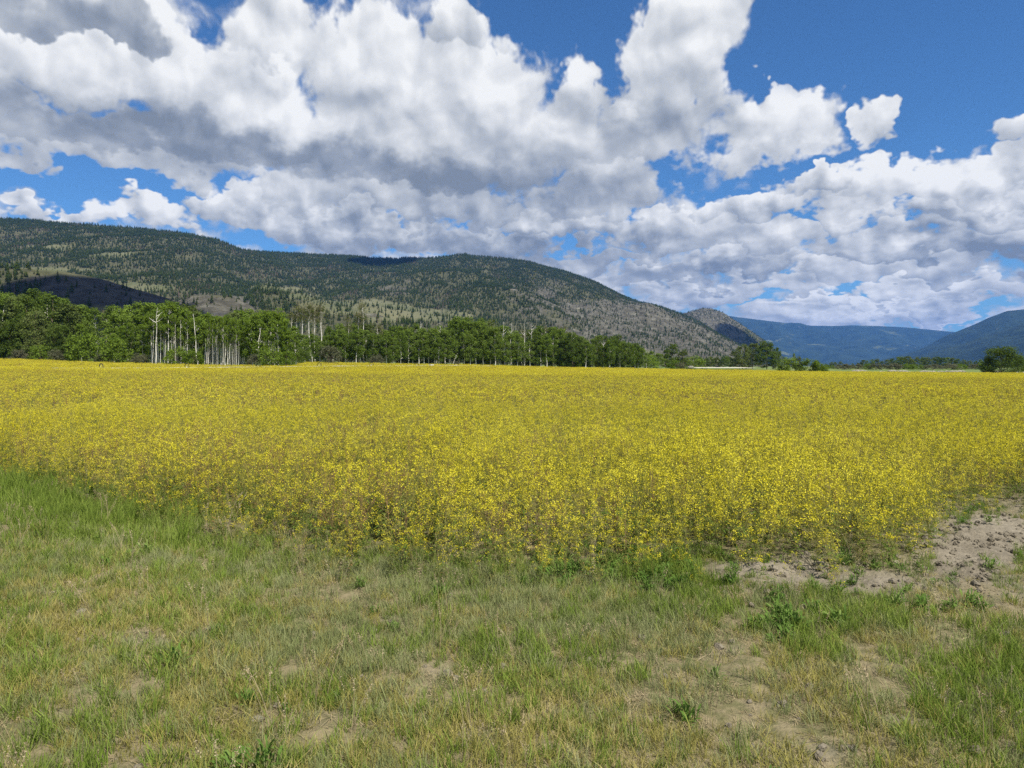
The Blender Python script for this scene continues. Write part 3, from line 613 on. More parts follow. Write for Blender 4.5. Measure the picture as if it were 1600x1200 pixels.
def pz(PX, PY, lst):
    t = np.zeros_like(PX)
    for cx, c_, rx, ry, w in lst: t += w * np.exp(-((PX - cx) / rx) ** 2 - ((PY - c_) / ry) ** 2)
    return t
def hill_cover(PX, PY, XX, YY):
    n = fbm(XX / 30, YY / 60, 4, 5); n2 = fbm(XX / 90, YY / 160, 3, 6)
    rock = ss(pz(PX, PY, ROCK) * (.45 + 1.1 * n) + (n - .5) * .4, .34, .62); gr = ss(pz(PX, PY, GRS) * (.6 + .8 * n2) + (n2 - .5) * .5, .34, .6)
    return np.stack([rock, gr, ss(pz(PX, PY, BLUFF) * (.6 + .8 * n), .4, .7) * (YY < 790)], -1)
CR_A = [(-400, 325), (-100, 331), (0, 340), (100, 348), (200, 354), (280, 364), (340, 376), (375, 390), (420, 402), (500, 424), (600, 455), (700, 500), (760, 560), (800, 600), (2000, 700)]
CR_B = [(-400, 420), (300, 420), (340, 398), (380, 392), (500, 397), (600, 403), (680, 403), (725, 398), (780, 403), (830, 409), (880, 423), (930, 440), (970, 461), (1000, 470), (1040, 480), (1080, 497), (1120, 520), (1180, 560), (1230, 590), (2000, 700)]
CR_C = [(-400, 700), (780, 600), (830, 540), (880, 495), (930, 480), (990, 473), (1010, 472), (1040, 483), (1060, 497), (1080, 513), (1110, 530), (1140, 550), (1160, 566), (1190, 585), (2000, 700)]
CR_D = [(-400, 700), (980, 600), (1020, 500), (1070, 489), (1095, 483), (1110, 482), (1130, 487), (1150, 500), (1170, 515), (1190, 530), (1210, 548), (1240, 570), (1270, 590), (2000, 700)]
CR_E = [(-400, 412), (0, 417), (60, 421), (90, 421), (130, 429), (170, 438), (220, 453), (262, 466), (290, 480), (330, 505), (380, 540), (420, 600), (2000, 700)]     # bluff
CR_G = [(-400, 700), (255, 540), (270, 474), (300, 462), (330, 461), (372, 467), (395, 480), (420, 505), (450, 560), (2000, 700)]      # cliff
CR_H = [(-400, 600), (330, 560), (380, 470), (410, 444), (440, 450), (480, 460), (500, 468), (540, 482), (600, 510), (640, 560), (700, 600), (2000, 700)]       # grass ridge
CR_I = [(-400, 700), (440, 520), (480, 487), (520, 484), (580, 487), (640, 505), (700, 530), (740, 560), (2000, 700)]      # low bare ridge
CR_J = [(-400, 700), (480, 540), (520, 480), (565, 473), (600, 479), (660, 490), (720, 500), (790, 520), (860, 560), (2000, 700)]
hp, hy, hz, hpy = mound('hill', [(CR_A, 2500, 900, -2, .95), (CR_B, 3000, 1100, -2, .92), (CR_C, 2100, 1500, 0, .75), (CR_D, 3400, 2700, 0, .8), (CR_E, 760, 560, 0, .55), (CR_G, 800, 640, 0, .5), (CR_H, 1150, 800, 0, .8), (CR_I, 900, 640, 0, .7), (CR_J, 1250, 900, 0, .8)],
                        -330, 1300, 1.7, 520, 4300, 330, M['hill'], hill_cover, 52, 301)
def far_col(N, p):
    n1_ = N.noise(p, .0016, 6, .6); n2_ = N.noise(p, .006, 5, .7); n3_ = N.noise(p, .02, 4, .7)
    c = N.mix(N.smooth(n2_, .35, .62), (0.018, 0.036, 0.028), (0.036, 0.062, 0.040)); c = N.mix(N.smooth(n1_, .60, .68), c, (0.15, 0.17, 0.07))  # forest tone shifted to blue, so part of the haze is in the colour
    return N.mix(N.smooth(n3_, .66, .74), c, (0.28, 0.25, 0.22))
M['far_hill'] = mat_diff('far_hill', far_col, lambda N, p: (N.noise(p, .02, 6, .7), 60.0))
zc_ = lambda PX, PY, XX, YY: np.zeros(PX.shape + (3,))
F1 = [(-400, 800), (1330, 585), (1370, 571), (1400, 563), (1440, 556), (1500, 538), (1560, 518), (1600, 507), (1700, 485), (2100, 420)]
F2 = [(-400, 800), (1290, 590), (1350, 568), (1400, 557), (1440, 546), (1480, 523), (1510, 511), (1545, 496), (1575, 485), (1600, 483), (1660, 476), (2100, 400)]
mound('mountain', [(F1, 5200, 3600, 0, .85), (F2, 6800, 5400, 0, .85)], 1250, 2100, 2.2, 3400, 9500, 150, M['far_hill'], zc_, 230, 401, 3.0, rough=.8)
FE = [(-400, 480), (900, 480), (1050, 487), (1120, 491), (1140, 494), (1200, 501), (1260, 508), (1340, 509), (1400, 510), (1450, 514), (1490, 518), (1530, 528), (1700, 540), (2100, 540)]
FE2 = [(-400, 700), (1150, 545), (1200, 530), (1260, 545), (1330, 556), (1400, 552), (1440, 545), (1500, 555), (2100, 570)]
mound('mountain_far', [(FE, 12500, 8500, 0, .9), (FE2, 9500, 8000, 0, .8)], 900, 1900, 2.2, 7800, 15500, 110, M['far_hill'], zc_, 520, 501, 5.5, rough=.5)

# ------------------------------------------------------------------ conifers on the hills
def conifer(seed, h=11.0, r=2.0, mat='needles', tiers=9, per=12):
    rg = np.random.default_rng(seed); g = Geo()
    V, Fq = tube([(0, 0, -.5), (0, 0, h * .5), (0, 0, h)], [.28, .16, .03], 4); g.add(V, Fq, 1, .4)
    for k in range(tiers):
        u = k / (tiers - 1); z = h * (.14 + .84 * u); rr = r * (1 - u) ** .8 * rg.uniform(.75, 1.15) + .12
        a = rg.uniform(0, 6.28, per); L = rr * rg.uniform(.6, 1.1, per)
        b = np.stack([np.cos(a), np.sin(a), a * 0], -1)
        P = np.stack([b * .05 + [0, 0, z + .5], b * (L * .55)[:, None] + [0, 0, z + .15], b * L[:, None] + [0, 0, z - .45]], 1)
        V, Fq = ribbons(P, np.array([.5, 1.0, .35])[None] * (L * .55 + .25)[:, None], np.stack([-np.sin(a), np.cos(a), rg.normal(0, .5, per)], -1)); g.add(V, Fq, 0, np.repeat(rg.uniform(0, 1, per), 6))
    return g.mesh('conifer', [M[mat], M['brown_bark']])
CN = [conifer(500 + k, 10 + k, 2.5 + .25 * k) for k in range(5)] + [conifer(520, 10, 2.6, tiers=8), conifer(521, 10, 1.5, 'dead_needles', per=7)]
def hill_z(px, y):
    fi = np.clip((px - hp[0]) / (hp[1] - hp[0]), 0, len(hp) - 1.001); fj = np.clip(np.log(y / hy[0]) / np.log(hy[1] / hy[0]), 0, len(hy) - 1.001)
    i0 = fi.astype(int); j0 = fj.astype(int); a = fi - i0; b = fj - j0
    return (hz[j0, i0] * (1 - a) + hz[j0, i0 + 1] * a) * (1 - b) + (hz[j0 + 1, i0] * (1 - a) + hz[j0 + 1, i0 + 1] * a) * b
# silhouette running minimum of the picture row, to skip the slopes nobody sees
runmin = np.minimum.accumulate(hpy, axis=0)
NT_ = 330000
ty = np.sqrt(rng.uniform(560 ** 2, 3700 ** 2, NT_)); tpx = rng.uniform(-300, 1285, NT_)
tz = hill_z(tpx, ty); tpy = HOR - F * (tz - EYE) / ty
ji = np.clip(np.round(np.log(ty / hy[0]) / np.log(hy[1] / hy[0])).astype(int), 1, len(hy) - 1); ii = np.clip(np.round((tpx - hp[0]) / 1.7).astype(int), 0, len(hp) - 1)
vis = (tz > 4) & (tpy < runmin[ji - 1, ii] + 3)
tx = (tpx - 800) / F * ty
cov_ = hill_cover(tpx, tpy, tx, ty)
dn = fbm(tx / 45, ty / 90, 4, 77)
dens_ = np.clip(1.0 - .66 * cov_[:, 0] - .80 * cov_[:, 1], .07, 1) * (.42 + .95 * ss(dn, .34, .54))
dens_ *= np.where(ty < 830, np.where(tpx < 70, .6, np.where(tpx > 275, .35, .05)), 1) * np.where((tpx > 830) & (tpy > 470), .75, 1)
dens_ = np.where((tpx > 480) & (tpx < 820) & (ty < 1300) & (ty > 830), np.minimum(dens_, .45), dens_)
k_ = vis & (rng.uniform(0, 1, NT_) < dens_)
tx, ty, tz, tpx, tpy = tx[k_], ty[k_], tz[k_], tpx[k_], tpy[k_]
dead = fbm(tx / 80, ty / 120, 3, 99) > .66
ti = np.where(dead & (rng.uniform(0, 1, len(tx)) < .35), 6, rng.integers(0, 6, len(tx)))
ts = (.30 + .70 * rng.uniform(0, 1, len(tx)) ** 1.5) * np.where(tpx > 830, .8, .95)
# the 280 that show largest stand as trees of their own, the rest is one far-off wood
inframe = (tpx > 0) & (tpx < 1250) & (tpy < np.interp(tpx, [0, 300, 500, 800, 1000, 1150], [455, 470, 480, 500, 535, 560]))
size = np.where(inframe, ts * 12 / ty, 0); big_ = np.argsort(-size)[:280]
mask = np.ones(len(tx), bool); mask[big_] = False
scatter('hillside_forest', np.stack([tx, ty, tz], -1)[mask], rng.uniform(0, 6.28, mask.sum()), rng.normal(0, .03, (mask.sum(), 2)), ts[mask], ti[mask], CN, 'dark pine forest covering the upper slopes of the long hill', 'forest')
for k in big_:
    o = obj('pine_tree', CN[ti[k]]); o.location = (tx[k], ty[k], tz[k] - .2); o.scale = (ts[k],) * 3; o.rotation_euler = (0, 0, rng.uniform(0, 6))
    side_ = 'grove' if tpx[k] < 75 else 'bluff' if tpx[k] < 262 else 'left' if tpx[k] < 420 else ('middle' if tpx[k] < 800 else 'right')
    txt = {'grove': 'small dark pine left of the dark bluff at the far left', 'bluff': 'small dark pine on or just above the dark bluff', 'left': 'small dark pine above the pale cliff right of the dark bluff', 'middle': 'small dark pine on the pale grassy ridges above the middle of the aspen wood', 'right': 'small dark pine on the rocky spur at the right end of the hill'}[side_]
    tag(o, txt, 'pine tree', 'pines on the ' + side_ + ' lower slopes')
print('FOREST', mask.sum())

# ------------------------------------------------------------------ broadleaf trees
def crown_clumps(rg, g, cs, rad, per, leaf, mi):
    n = len(cs); d = unit(rg.normal(size=(n * per, 3))); rr = rg.uniform(.35, 1, (n * per, 1)) ** .6
    c = np.repeat(cs, per, 0) + d * rr * np.repeat(rad, per)[:, None] * [1, 1, .8]
    V, Fq = leafquads(c, leaf * rg.uniform(.7, 1.3, len(c)), rg, nrm=d + [0, 0, .3], aspect=.8)
    g.add(V, Fq, mi, np.repeat(np.clip(np.repeat(rg.uniform(.15, .85, n), per) + rg.normal(0, .12, n * per), 0, 1), 4))
def tree_mesh(seed, h, c0, cr, n, per, leaf, leafm, barkm, bend=.3, top=1.0, skirt=.8, rt=.14, lean=0.0, nstem=1, twigs=False):
    rg = np.random.default_rng(seed); gt, gc = Geo(), Geo()
    for s_ in range(nstem):
        zz_ = np.linspace(0, h * .97, 7); off = np.cumsum(rg.normal(0, bend, (7, 2)) * .5, 0); off -= off[0]; base = rg.normal(0, .35, 2) * (nstem > 1)
        path = np.c_[off + base + np.outer(np.linspace(0, 1, 7), [lean, 0]) * h, zz_]; path[0, 2] = -.4
        V, Fq = tube(path, np.linspace(1, .18, 7) * rt * (h / 12), 6); gt.add(V, Fq, 0, .5)
    tz_ = rg.uniform(0, 1, n) ** .85; prof = np.interp(tz_, [0, .18, .5, .8, 1], [skirt * .75, skirt, 1.0, .75, .22 * top])
    a = rg.uniform(0, 6.28, n); rr = prof * cr * np.sqrt(rg.uniform(.08, 1, n))
    zc = h * (c0 + (1 - c0) * tz_ * .97)
    ax = np.stack([np.interp(zc, path[:, 2], path[:, 0]), np.interp(zc, path[:, 2], path[:, 1])], -1)
    cs = np.stack([ax[:, 0] + np.cos(a) * rr, ax[:, 1] + np.sin(a) * rr, zc], -1)
    for k in range(0, n, 2):
        z0 = max(zc[k] - rr[k] * .8, h * min(c0, .3)); p0 = np.array([np.interp(z0, path[:, 2], path[:, 0]), np.interp(z0, path[:, 2], path[:, 1]), z0])
        V, Fq = tube([p0, (p0 + cs[k]) / 2 + [0, 0, -.1], cs[k]], [.05 * h / 12, .03, .012], 3); gt.add(V, Fq, 0, .5)
    if twigs:
        m_ = n * 26; k = rg.integers(0, n, m_); c = cs[k] + rg.normal(0, .5, (m_, 3)); dd = unit(rg.normal(size=(m_, 3)) + [0, 0, .9]) * rg.uniform(.4, 1.0, (m_, 1))
        V, Fq = ribbons(np.stack([c, c + dd], 1), np.full((m_, 2), .045), unit(rg.normal(size=(m_, 3)))); gt.add(V, Fq, 1, .5)
    if per:
        crown_clumps(rg, gc, cs, rg.uniform(.45, .95, n) * cr / 2.1, per, leaf, 0)
    return gt.mesh('trunk', [M[barkm], M['tan_leaf']]), (gc.mesh('crown', [M[leafm]]) if per else None)
TV = {}
def variants(key, cnt, **kw): TV[key] = [tree_mesh(hash2(np.array(len(TV) * 7.), np.array(k * 3.), 5) * 1e6 // 1 + k if False else 1000 + len(TV) * 37 + k, **kw) for k in range(cnt)]
variants('aspen', 7, h=12, c0=.20, cr=2.7, n=54, per=90, leaf=.30, leafm='aspen_leaf', barkm='aspen_bark')
variants('bright', 5, h=12, c0=.18, cr=2.4, n=50, per=85, leaf=.30, leafm='bright_leaf', barkm='aspen_bark')
variants('bare', 5, h=12, c0=.52, cr=1.9, n=26, per=70, leaf=.28, leafm='bright_leaf', barkm='aspen_bark', bend=.25, rt=.125)
variants('thin', 5, h=14, c0=.74, cr=2.0, n=18, per=26, leaf=.26, leafm='olive_leaf', barkm='aspen_bark', bend=.4, rt=.2, twigs=True, top=2)
variants('snag', 3, h=12, c0=.55, cr=1.6, n=12, per=0, leaf=.2, leafm='tan_leaf', barkm='aspen_bark', bend=.3, rt=.12, twigs=False)
variants('dark', 5, h=12, c0=.06, cr=3.0, n=60, per=80, leaf=.34, leafm='dark_leaf', barkm='brown_bark', skirt=1.0)
variants('olive', 5, h=12, c0=.08, cr=3.2, n=60, per=75, leaf=.34, leafm='olive_leaf', barkm='brown_bark', skirt=1.0)
variants('round', 4, h=8, c0=.02, cr=4.4, n=80, per=90, leaf=.30, leafm='dark_leaf', barkm='brown_bark', skirt=1.05, top=2.2, nstem=3)
variants('shrub', 5, h=3.2, c0=.0, cr=2.2, n=34, per=70, leaf=.22, leafm='grey_leaf', barkm='brown_bark', skirt=1.1, top=2.0, nstem=3)
variants('greenshrub', 5, h=4, c0=.0, cr=2.4, n=38, per=75, leaf=.25, leafm='bright_leaf', barkm='brown_bark', skirt=1.1, top=2.0, nstem=3)
HV = dict(aspen=12, bright=12, bare=12, thin=14, snag=12, dark=12, olive=12, round=8, shrub=3.2, greenshrub=4)
def place(kind, px, y, top_py=None, h=None, label='', cat='tree', group=None, name='aspen_tree', rz=None, sx=1.0, lean=0.0):
    x = (px - 800) / F * y; z = float(ground0(x, y))
    if h is None: h = EYE + (HOR - top_py) / F * y - z
    s = h / HV[kind]; tm, cm = TV[kind][random.randrange(len(TV[kind]))]
    e = bpy.data.objects.new(name, None); link(e); e.location = (x, y, z); e.scale = (s * sx, s * sx, s); e.empty_display_size = .5
    e.rotation_euler = (0, lean, random.uniform(0, 6.28) if rz is None else rz)
    obj('trunk', tm, e)
    if cm is not None: obj('crown', cm, e)
    tag(e, label, cat, group); return e
TOPS = [(-300, 448), (0, 458), (60, 455), (100, 470), (118, 482), (160, 482), (190, 480), (215, 478), (250, 474), (275, 468), (292, 478), (310, 492), (350, 489), (390, 484), (436, 480), (448, 514), (504, 518), (512, 507), (600, 510), (650, 512), (700, 508), (725, 497), (770, 502), (784, 514), (832, 516), (838, 506), (860, 510), (880, 507), (900, 517), (950, 527), (990, 532), (1008, 545), (1015, 555)]
def segs(px):
    if px < 120: return 'dark', random.choice(['olive', 'aspen']), 'full green tree in the dense grove at the far left edge', 'grove at the left edge', 'broadleaf_tree'
    if px < 225: return 'bright', 'aspen', 'bright leafy aspen between the left grove and the white trunks', 'aspens left of the white trunks', 'aspen_tree'
    if px < 455: return 'bright', 'bright', 'bright aspen in the white trunk stand left of the round bush', 'aspens among the white trunks', 'aspen_tree'
    if px < 700: return 'aspen', 'aspen', 'mid green aspen in the wood behind the round grey bush', 'aspens behind the grey bush', 'aspen_tree'
    return 'aspen', 'dark', 'darker aspen in the right half of the wood below the hill', 'aspens in the right half of the wood', 'aspen_tree'
# a front row whose trunks show, and a taller one behind that makes the skyline
def depth_row(px): return float(itp(px, [(-300, 160), (0, 157), (100, 150), (235, 142), (400, 133), (458, 134), (480, 172), (600, 175), (700, 182), (800, 192), (1015, 205)]))
px = -120.0
while px < 1012:
    a_, b_, lab, grp, nm = segs(px); d_ = depth_row(px) + random.uniform(1, 6)
    top_ = float(itp(px, TOPS)); base_ = HOR - F * (ground0((px - 800) / F * d_, d_) - EYE) / d_
    kind = random.choice([a_, a_, b_])
    if 235 < px < 300 or 318 < px < 376 or 376 <= px < 440 and random.random() < .6: kind = 'bare'
    tp = top_ + random.uniform(.04, .32) * (base_ - top_)
    if px < 235: tp = top_ + random.uniform(.15, .55) * (base_ - top_)
    place(kind, px, d_, tp, label=lab + ', front', group=grp + ', front row', name=nm, sx=random.uniform(.85, 1.1))
    px += {'bare': 3.0, 'aspen': 11, 'bright': 11}.get(kind, 15) * random.uniform(.7, 1.3) * 150 / d_
px = -120.0
while px < 1004:
    a_, b_, lab, grp, nm = segs(px); d_ = depth_row(px) + random.uniform(12, 22)
    place(random.choice([a_, a_, b_, b_, 'olive' if random.random() < .6 else 'thin']), px, d_, float(itp(px, TOPS)) + random.choice([-4, -1, 1, 4, 8]) + random.uniform(-2, 2), label=lab + ', back', group=grp + ', back row', name=nm, sx=random.uniform(.9, 1.15))
    px += random.uniform(9, 15) * 165 / d_
px = -120.0
while px < 1000:      # dim shrubby undergrowth inside the wood
    d_ = depth_row(px) + random.uniform(7, 10)
    place('round', px, d_, h=random.uniform(2.6, 4.6), label='low dark undergrowth shrub inside the long aspen wood', cat='shrub', group='undergrowth inside the wood', name='shrub', sx=.8)
    px += random.uniform(13, 22)
# notable trees
for q, (px, tp) in enumerate([(455, 492), (464, 481), (472, 485), (484, 478), (493, 484), (500, 482)]):
    place('thin', px, 176 + q * .7, tp - 3, label='tall white trunked aspen with thin brownish top standing over the wood', group='thin topped aspens over the wood', sx=.8)
for px, tp, w in [(558, 488, 'snag left of the two reddish bare tops'), (568, 474, 'bare reddish topped aspen, taller one of the pair above the wood'), (546, 496, 'short white snag just above the wood behind the grey bush')]:
    place('thin', px, 182, tp, label=w, sx=.7)
for px, tp, w in [(656, 500, 'thin white snag poking from the wood left of the dark tree clump'), (690, 499, 'thin white snag right of the first one in the middle of the wood'), (786, 500, 'white snag with grey top, leftmost of the pale snags right of the dark clump'), (798, 502, 'forked white snag beside the tallest pale snag'), (819, 496, 'tallest pale snag with bare trunk showing down through the leaves'), (828, 503, 'thin white snag touching the tallest one on its right'), (880, 508, 'grey snag at the top of the wood before the rocky slope'), (893, 515, 'thin grey snag in the gap of the right wood'), (942, 525, 'thin white snag near the right end of the wood'), (1010, 538, 'short white trunk at the right end of the wood')]:
    place('snag', px, depth_row(px) + (3.5 if px in (819, 828, 1010) else 8), tp, label=w, name='dead_aspen', sx=.8)
place('snag', 243, 138, 478, label='leaning white dead aspen with many side twigs left of the white trunks', name='dead_aspen', lean=-.16, sx=1.1)
place('bare', 262, 139, 470, label='tall white aspen just right of the leaning dead one', sx=.8)
place('snag', 310, 137, 486, label='two forked white trunks leaning right between the bright crowns', name='dead_aspen', lean=.12, sx=.9)
place('snag', 706, 181, 547, label='short white trunk leaning left in front of the wood', name='dead_aspen', lean=-.55)
for q in range(20):
    px = 324 + q * 2.55 + random.uniform(-.8, .8)
    place('bare', px, depth_row(px) - random.uniform(.5, 3), 503 + random.uniform(-14, 14), label='thin white trunk in the dense row of pale trunks left of the leafy corner bush', group='dense row of pale trunks', sx=random.uniform(.3, .5))
for q, px in enumerate([238, 250, 257, 268, 274, 283, 292]):
    place('bare', px, depth_row(px) - 1, 488 + 3 * (q % 3), label='slender white aspen trunk beside the leaning dead aspen', group='slender trunks by the leaning dead aspen', sx=.5)
# shrubs in front of the wood
for px, y, h, k, lab in [(516, 160, 4.2, 'shrub', 'round grey green bush standing alone in the yellow field edge'), (30, 150, 2.4, 'shrub', 'low brown grey bush at the left end of the wood edge'), (88, 145, 2.6, 'shrub', 'brownish bush second from the left at the wood edge'), (160, 140, 2.2, 'shrub', 'grey bush before the bright aspens at the left'), (212, 138, 2.3, 'shrub', 'grey olive bush left of the leaning dead aspen'),
                         (425, 128.5, 3.6, 'greenshrub', 'leafy green bush at the corner where the wood steps back'), (448, 129.5, 3.0, 'greenshrub', 'smaller green bush at the wood corner'), (408, 128.5, 2.4, 'shrub', 'grey bush left of the leafy corner bush'), (142, 143, 6.0, 'greenshrub', 'large bright green bush left of the grey olive bush'), (185, 142, 5.2, 'greenshrub', 'bright green bush before the left aspens'),
                         (280, 133, 3.6, 'greenshrub', 'dark leafy bush at the foot of the white trunks'), (300, 132, 3.0, 'greenshrub', 'low leafy bush right of the first white trunks'), (712, 180, 1.3, 'shrub', 'small grey bush at the foot of the wood before the leaning trunk'), (590, 171, 2.6, 'shrub', 'brown green bush under the wood right of the round grey bush'), (60, 147, 3.4, 'greenshrub', 'green bush between the two brown bushes at the left')]:
    place(k, px, y, h=h, label=lab, cat='bush', name='bush')
# right hand trees and bushes
for px, y, tp, k, sx, lab, nm, ct in [
    (1030, 250, 552, 'aspen', 1.6, 'small dark tree just right of the end of the wood', 'broadleaf_tree', 'tree'), (1040, 256, 545, 'dark', 1.0, 'dark tree touching the left side of the rounded green tree', 'broadleaf_tree', 'tree'), (1018, 240, 549, 'aspen', 1.3, 'short aspen where the wood tapers out at the right', 'aspen_tree', 'tree'), (1084, 270, 557, 'greenshrub', 1.6, 'low green shrub just right of the olive tree', 'bush', 'bush'), (1052, 262, 536, 'dark', 1.15, 'rounded green tree between the wood and the reddish bush', 'broadleaf_tree', 'tree'), (1068, 262, 546, 'olive', 1.2, 'olive tree right behind the reddish bush', 'broadleaf_tree', 'tree'),
    (1012, 230, 556, 'greenshrub', 1.3, 'green bush at the foot of the end of the wood', 'bush', 'bush'), (1050, 235, 563, 'greenshrub', 1.2, 'bright bush left of the reddish bush', 'bush', 'bush'), (1064, 200, 567, 'shrub', 1.0, 'reddish brown low bush at the edge of the green strip', 'bush', 'bush'),
    (1160, 300, 538, 'olive', 1.2, 'olive grey broad tree, left one of the big pair at the right', 'broadleaf_tree', 'tree'), (1150, 305, 548, 'olive', 1.2, 'low olive tree left of the big pair', 'broadleaf_tree', 'tree'), (1176, 303, 536, 'olive', 1.2, 'olive tree between the two big crowns', 'broadleaf_tree', 'tree'), (1198, 296, 533, 'dark', 1.5, 'dark round tree, tallest of the group in the right', 'broadleaf_tree', 'tree'), (1212, 298, 543, 'dark', .85, 'dark tree at the right flank of the tallest round one', 'broadleaf_tree', 'tree'),
    (1232, 180, 560, 'greenshrub', 1.1, 'green bush, left part of the low thicket in the open at the right', 'bush', 'bush'), (1247, 180, 557, 'olive', .9, 'taller pale crown in the middle of the low thicket', 'bush', 'bush'), (1262, 179, 561, 'greenshrub', 1.3, 'leafy bush right of the middle of the low thicket', 'bush', 'bush'), (1280, 179, 567, 'greenshrub', 1.3, 'low right end of the green thicket', 'bush', 'bush'), (1219, 181, 570, 'greenshrub', .9, 'small bush at the left end of the low thicket', 'bush', 'bush'), (1240, 200, 552, 'aspen', .5, 'thin treetop sticking up behind the low thicket', 'broadleaf_tree', 'tree'),
    (1566, 176, 544, 'round', 1.25, 'big round dark green tree at the right edge of the field', 'broadleaf_tree', 'tree'), (1590, 182, 556, 'round', .7, 'lower dark tree behind the big round one at the right edge', 'broadleaf_tree', 'tree'), (1543, 178, 558, 'round', .6, 'lower left lobe tree beside the big round dark tree', 'broadleaf_tree', 'tree')]:
    place(k, px, y, tp, label=lab, cat=ct, name=nm, sx=sx)
# distant tree belts: right of the thicket, and the low wood under the spur
px = 1080.0
while px < 1145:
    place(random.choice(['dark', 'aspen', 'olive']), px, random.uniform(380, 430), random.uniform(555, 564), label='small distant green tree behind the pale track', group='small trees behind the pale track', name='broadleaf_tree', sx=1.4); px += random.uniform(6, 10)
px = 1285.0
while px < 1680:
    t_ = itp(px, [(1280, 568), (1330, 566), (1350, 562), (1380, 561), (1410, 559), (1440, 557), (1520, 561), (1600, 560)])
    place(random.choice(['olive', 'aspen', 'olive', 'dark']), px, random.uniform(420, 520), float(t_) + random.uniform(-2, 3), label='low tree in the distant belt at the foot of the blue mountains', group='distant tree belt', name='broadleaf_tree', sx=1.5); px += random.uniform(6, 10)
px = 1290.0
while px < 1540:
    place(random.choice(['greenshrub', 'shrub']), px, random.uniform(300, 360), random.uniform(568, 571), label='low bush in front of the distant tree belt', group='bushes before the distant belt', name='bush', cat='bush', sx=1.6); px += random.uniform(8, 13)

# pale boulders and brush heaps along the far right field edge
M['pale_rock'] = mat_diff('pale_rock', lambda N, p: N.mix(N.smooth(N.noise(p, 2.5, 5, .7), .4, .62), (0.15, 0.145, 0.11), (0.36, 0.345, 0.285)), lambda N, p: (N.noise(p, 3, 5, .6), .15))
def boulder(seed):
    rg = np.random.default_rng(seed); n, m_ = 16, 10; th = np.linspace(0, 2 * math.pi, n, endpoint=False); ph = np.linspace(0, math.pi, m_)
    T, P_ = np.meshgrid(th, ph); d = np.stack([np.cos(T) * np.sin(P_), np.sin(T) * np.sin(P_), np.cos(P_)], -1)
    r = 1 + .35 * (fbm(d[..., 0] * 1.7 + 5 + seed, d[..., 1] * 1.7 + d[..., 2] * 2.1, 3, seed) - .5) * 2
    V = (d * r[..., None] * [1.0, .7, .5]).reshape(-1, 3)
    i, j = np.meshgrid(np.arange(m_ - 1), np.arange(n), indexing='ij'); j2 = (j + 1) % n
    return np_mesh('boulder', V, np.stack([i * n + j, (i + 1) * n + j, (i + 1) * n + j2, i * n + j2], -1).reshape(-1, 4), [M['pale_rock']])
BO = [boulder(k) for k in range(5)]
for k in range(46):
    px = random.choice([random.uniform(1375, 1480), random.uniform(1400, 1600), random.uniform(1335, 1350)]); y = far_y(px) + random.uniform(3, 9); x = (px - 800) / F * y
    o = obj('boulder', BO[k % 5]); s = random.uniform(.35, .8); o.location = (x, y, float(ground0(x, y)) + .45 * s + .25); o.scale = (s * random.uniform(.9, 2.2), s, s); o.rotation_euler = (0, 0, random.uniform(-.3, .3))
    tag(o, 'pale grey boulder in the stony line along the far right edge of the yellow field', 'boulder', 'boulders along the far field edge')
o = obj('boulder', BO[1]); x = (1079 - 800) / F * 240; o.location = (x, 240, float(ground0(x, 240)) + .7); o.scale = (1.0, .9, 1.2)
tag(o, 'single white boulder right of the reddish bush at the end of the pale track', 'boulder')
# pale gravel track
M['track'] = mat_diff('track', lambda N, p: N.mix(N.noise(p, .4, 4, .6), (0.42, 0.38, 0.31), (0.60, 0.56, 0.48)))
tp_ = np.array([[(1086 - 800) / F * 250, 250], [(1110 - 800) / F * 262, 262], [(1150 - 800) / F * 275, 275], [(1180 - 800) / F * 300, 300]])
V = []
for a in tp_:
    V += [(a[0], a[1] - 4, float(ground0(a[0], a[1] - 4)) + .55), (a[0], a[1] + 10, float(ground0(a[0], a[1] + 10)) + .75)]
tme = np_mesh('track', V, [(0, 2, 3, 1), (2, 4, 5, 3), (4, 6, 7, 5)], [M['track']]); tag(obj('path', tme), kind='structure')

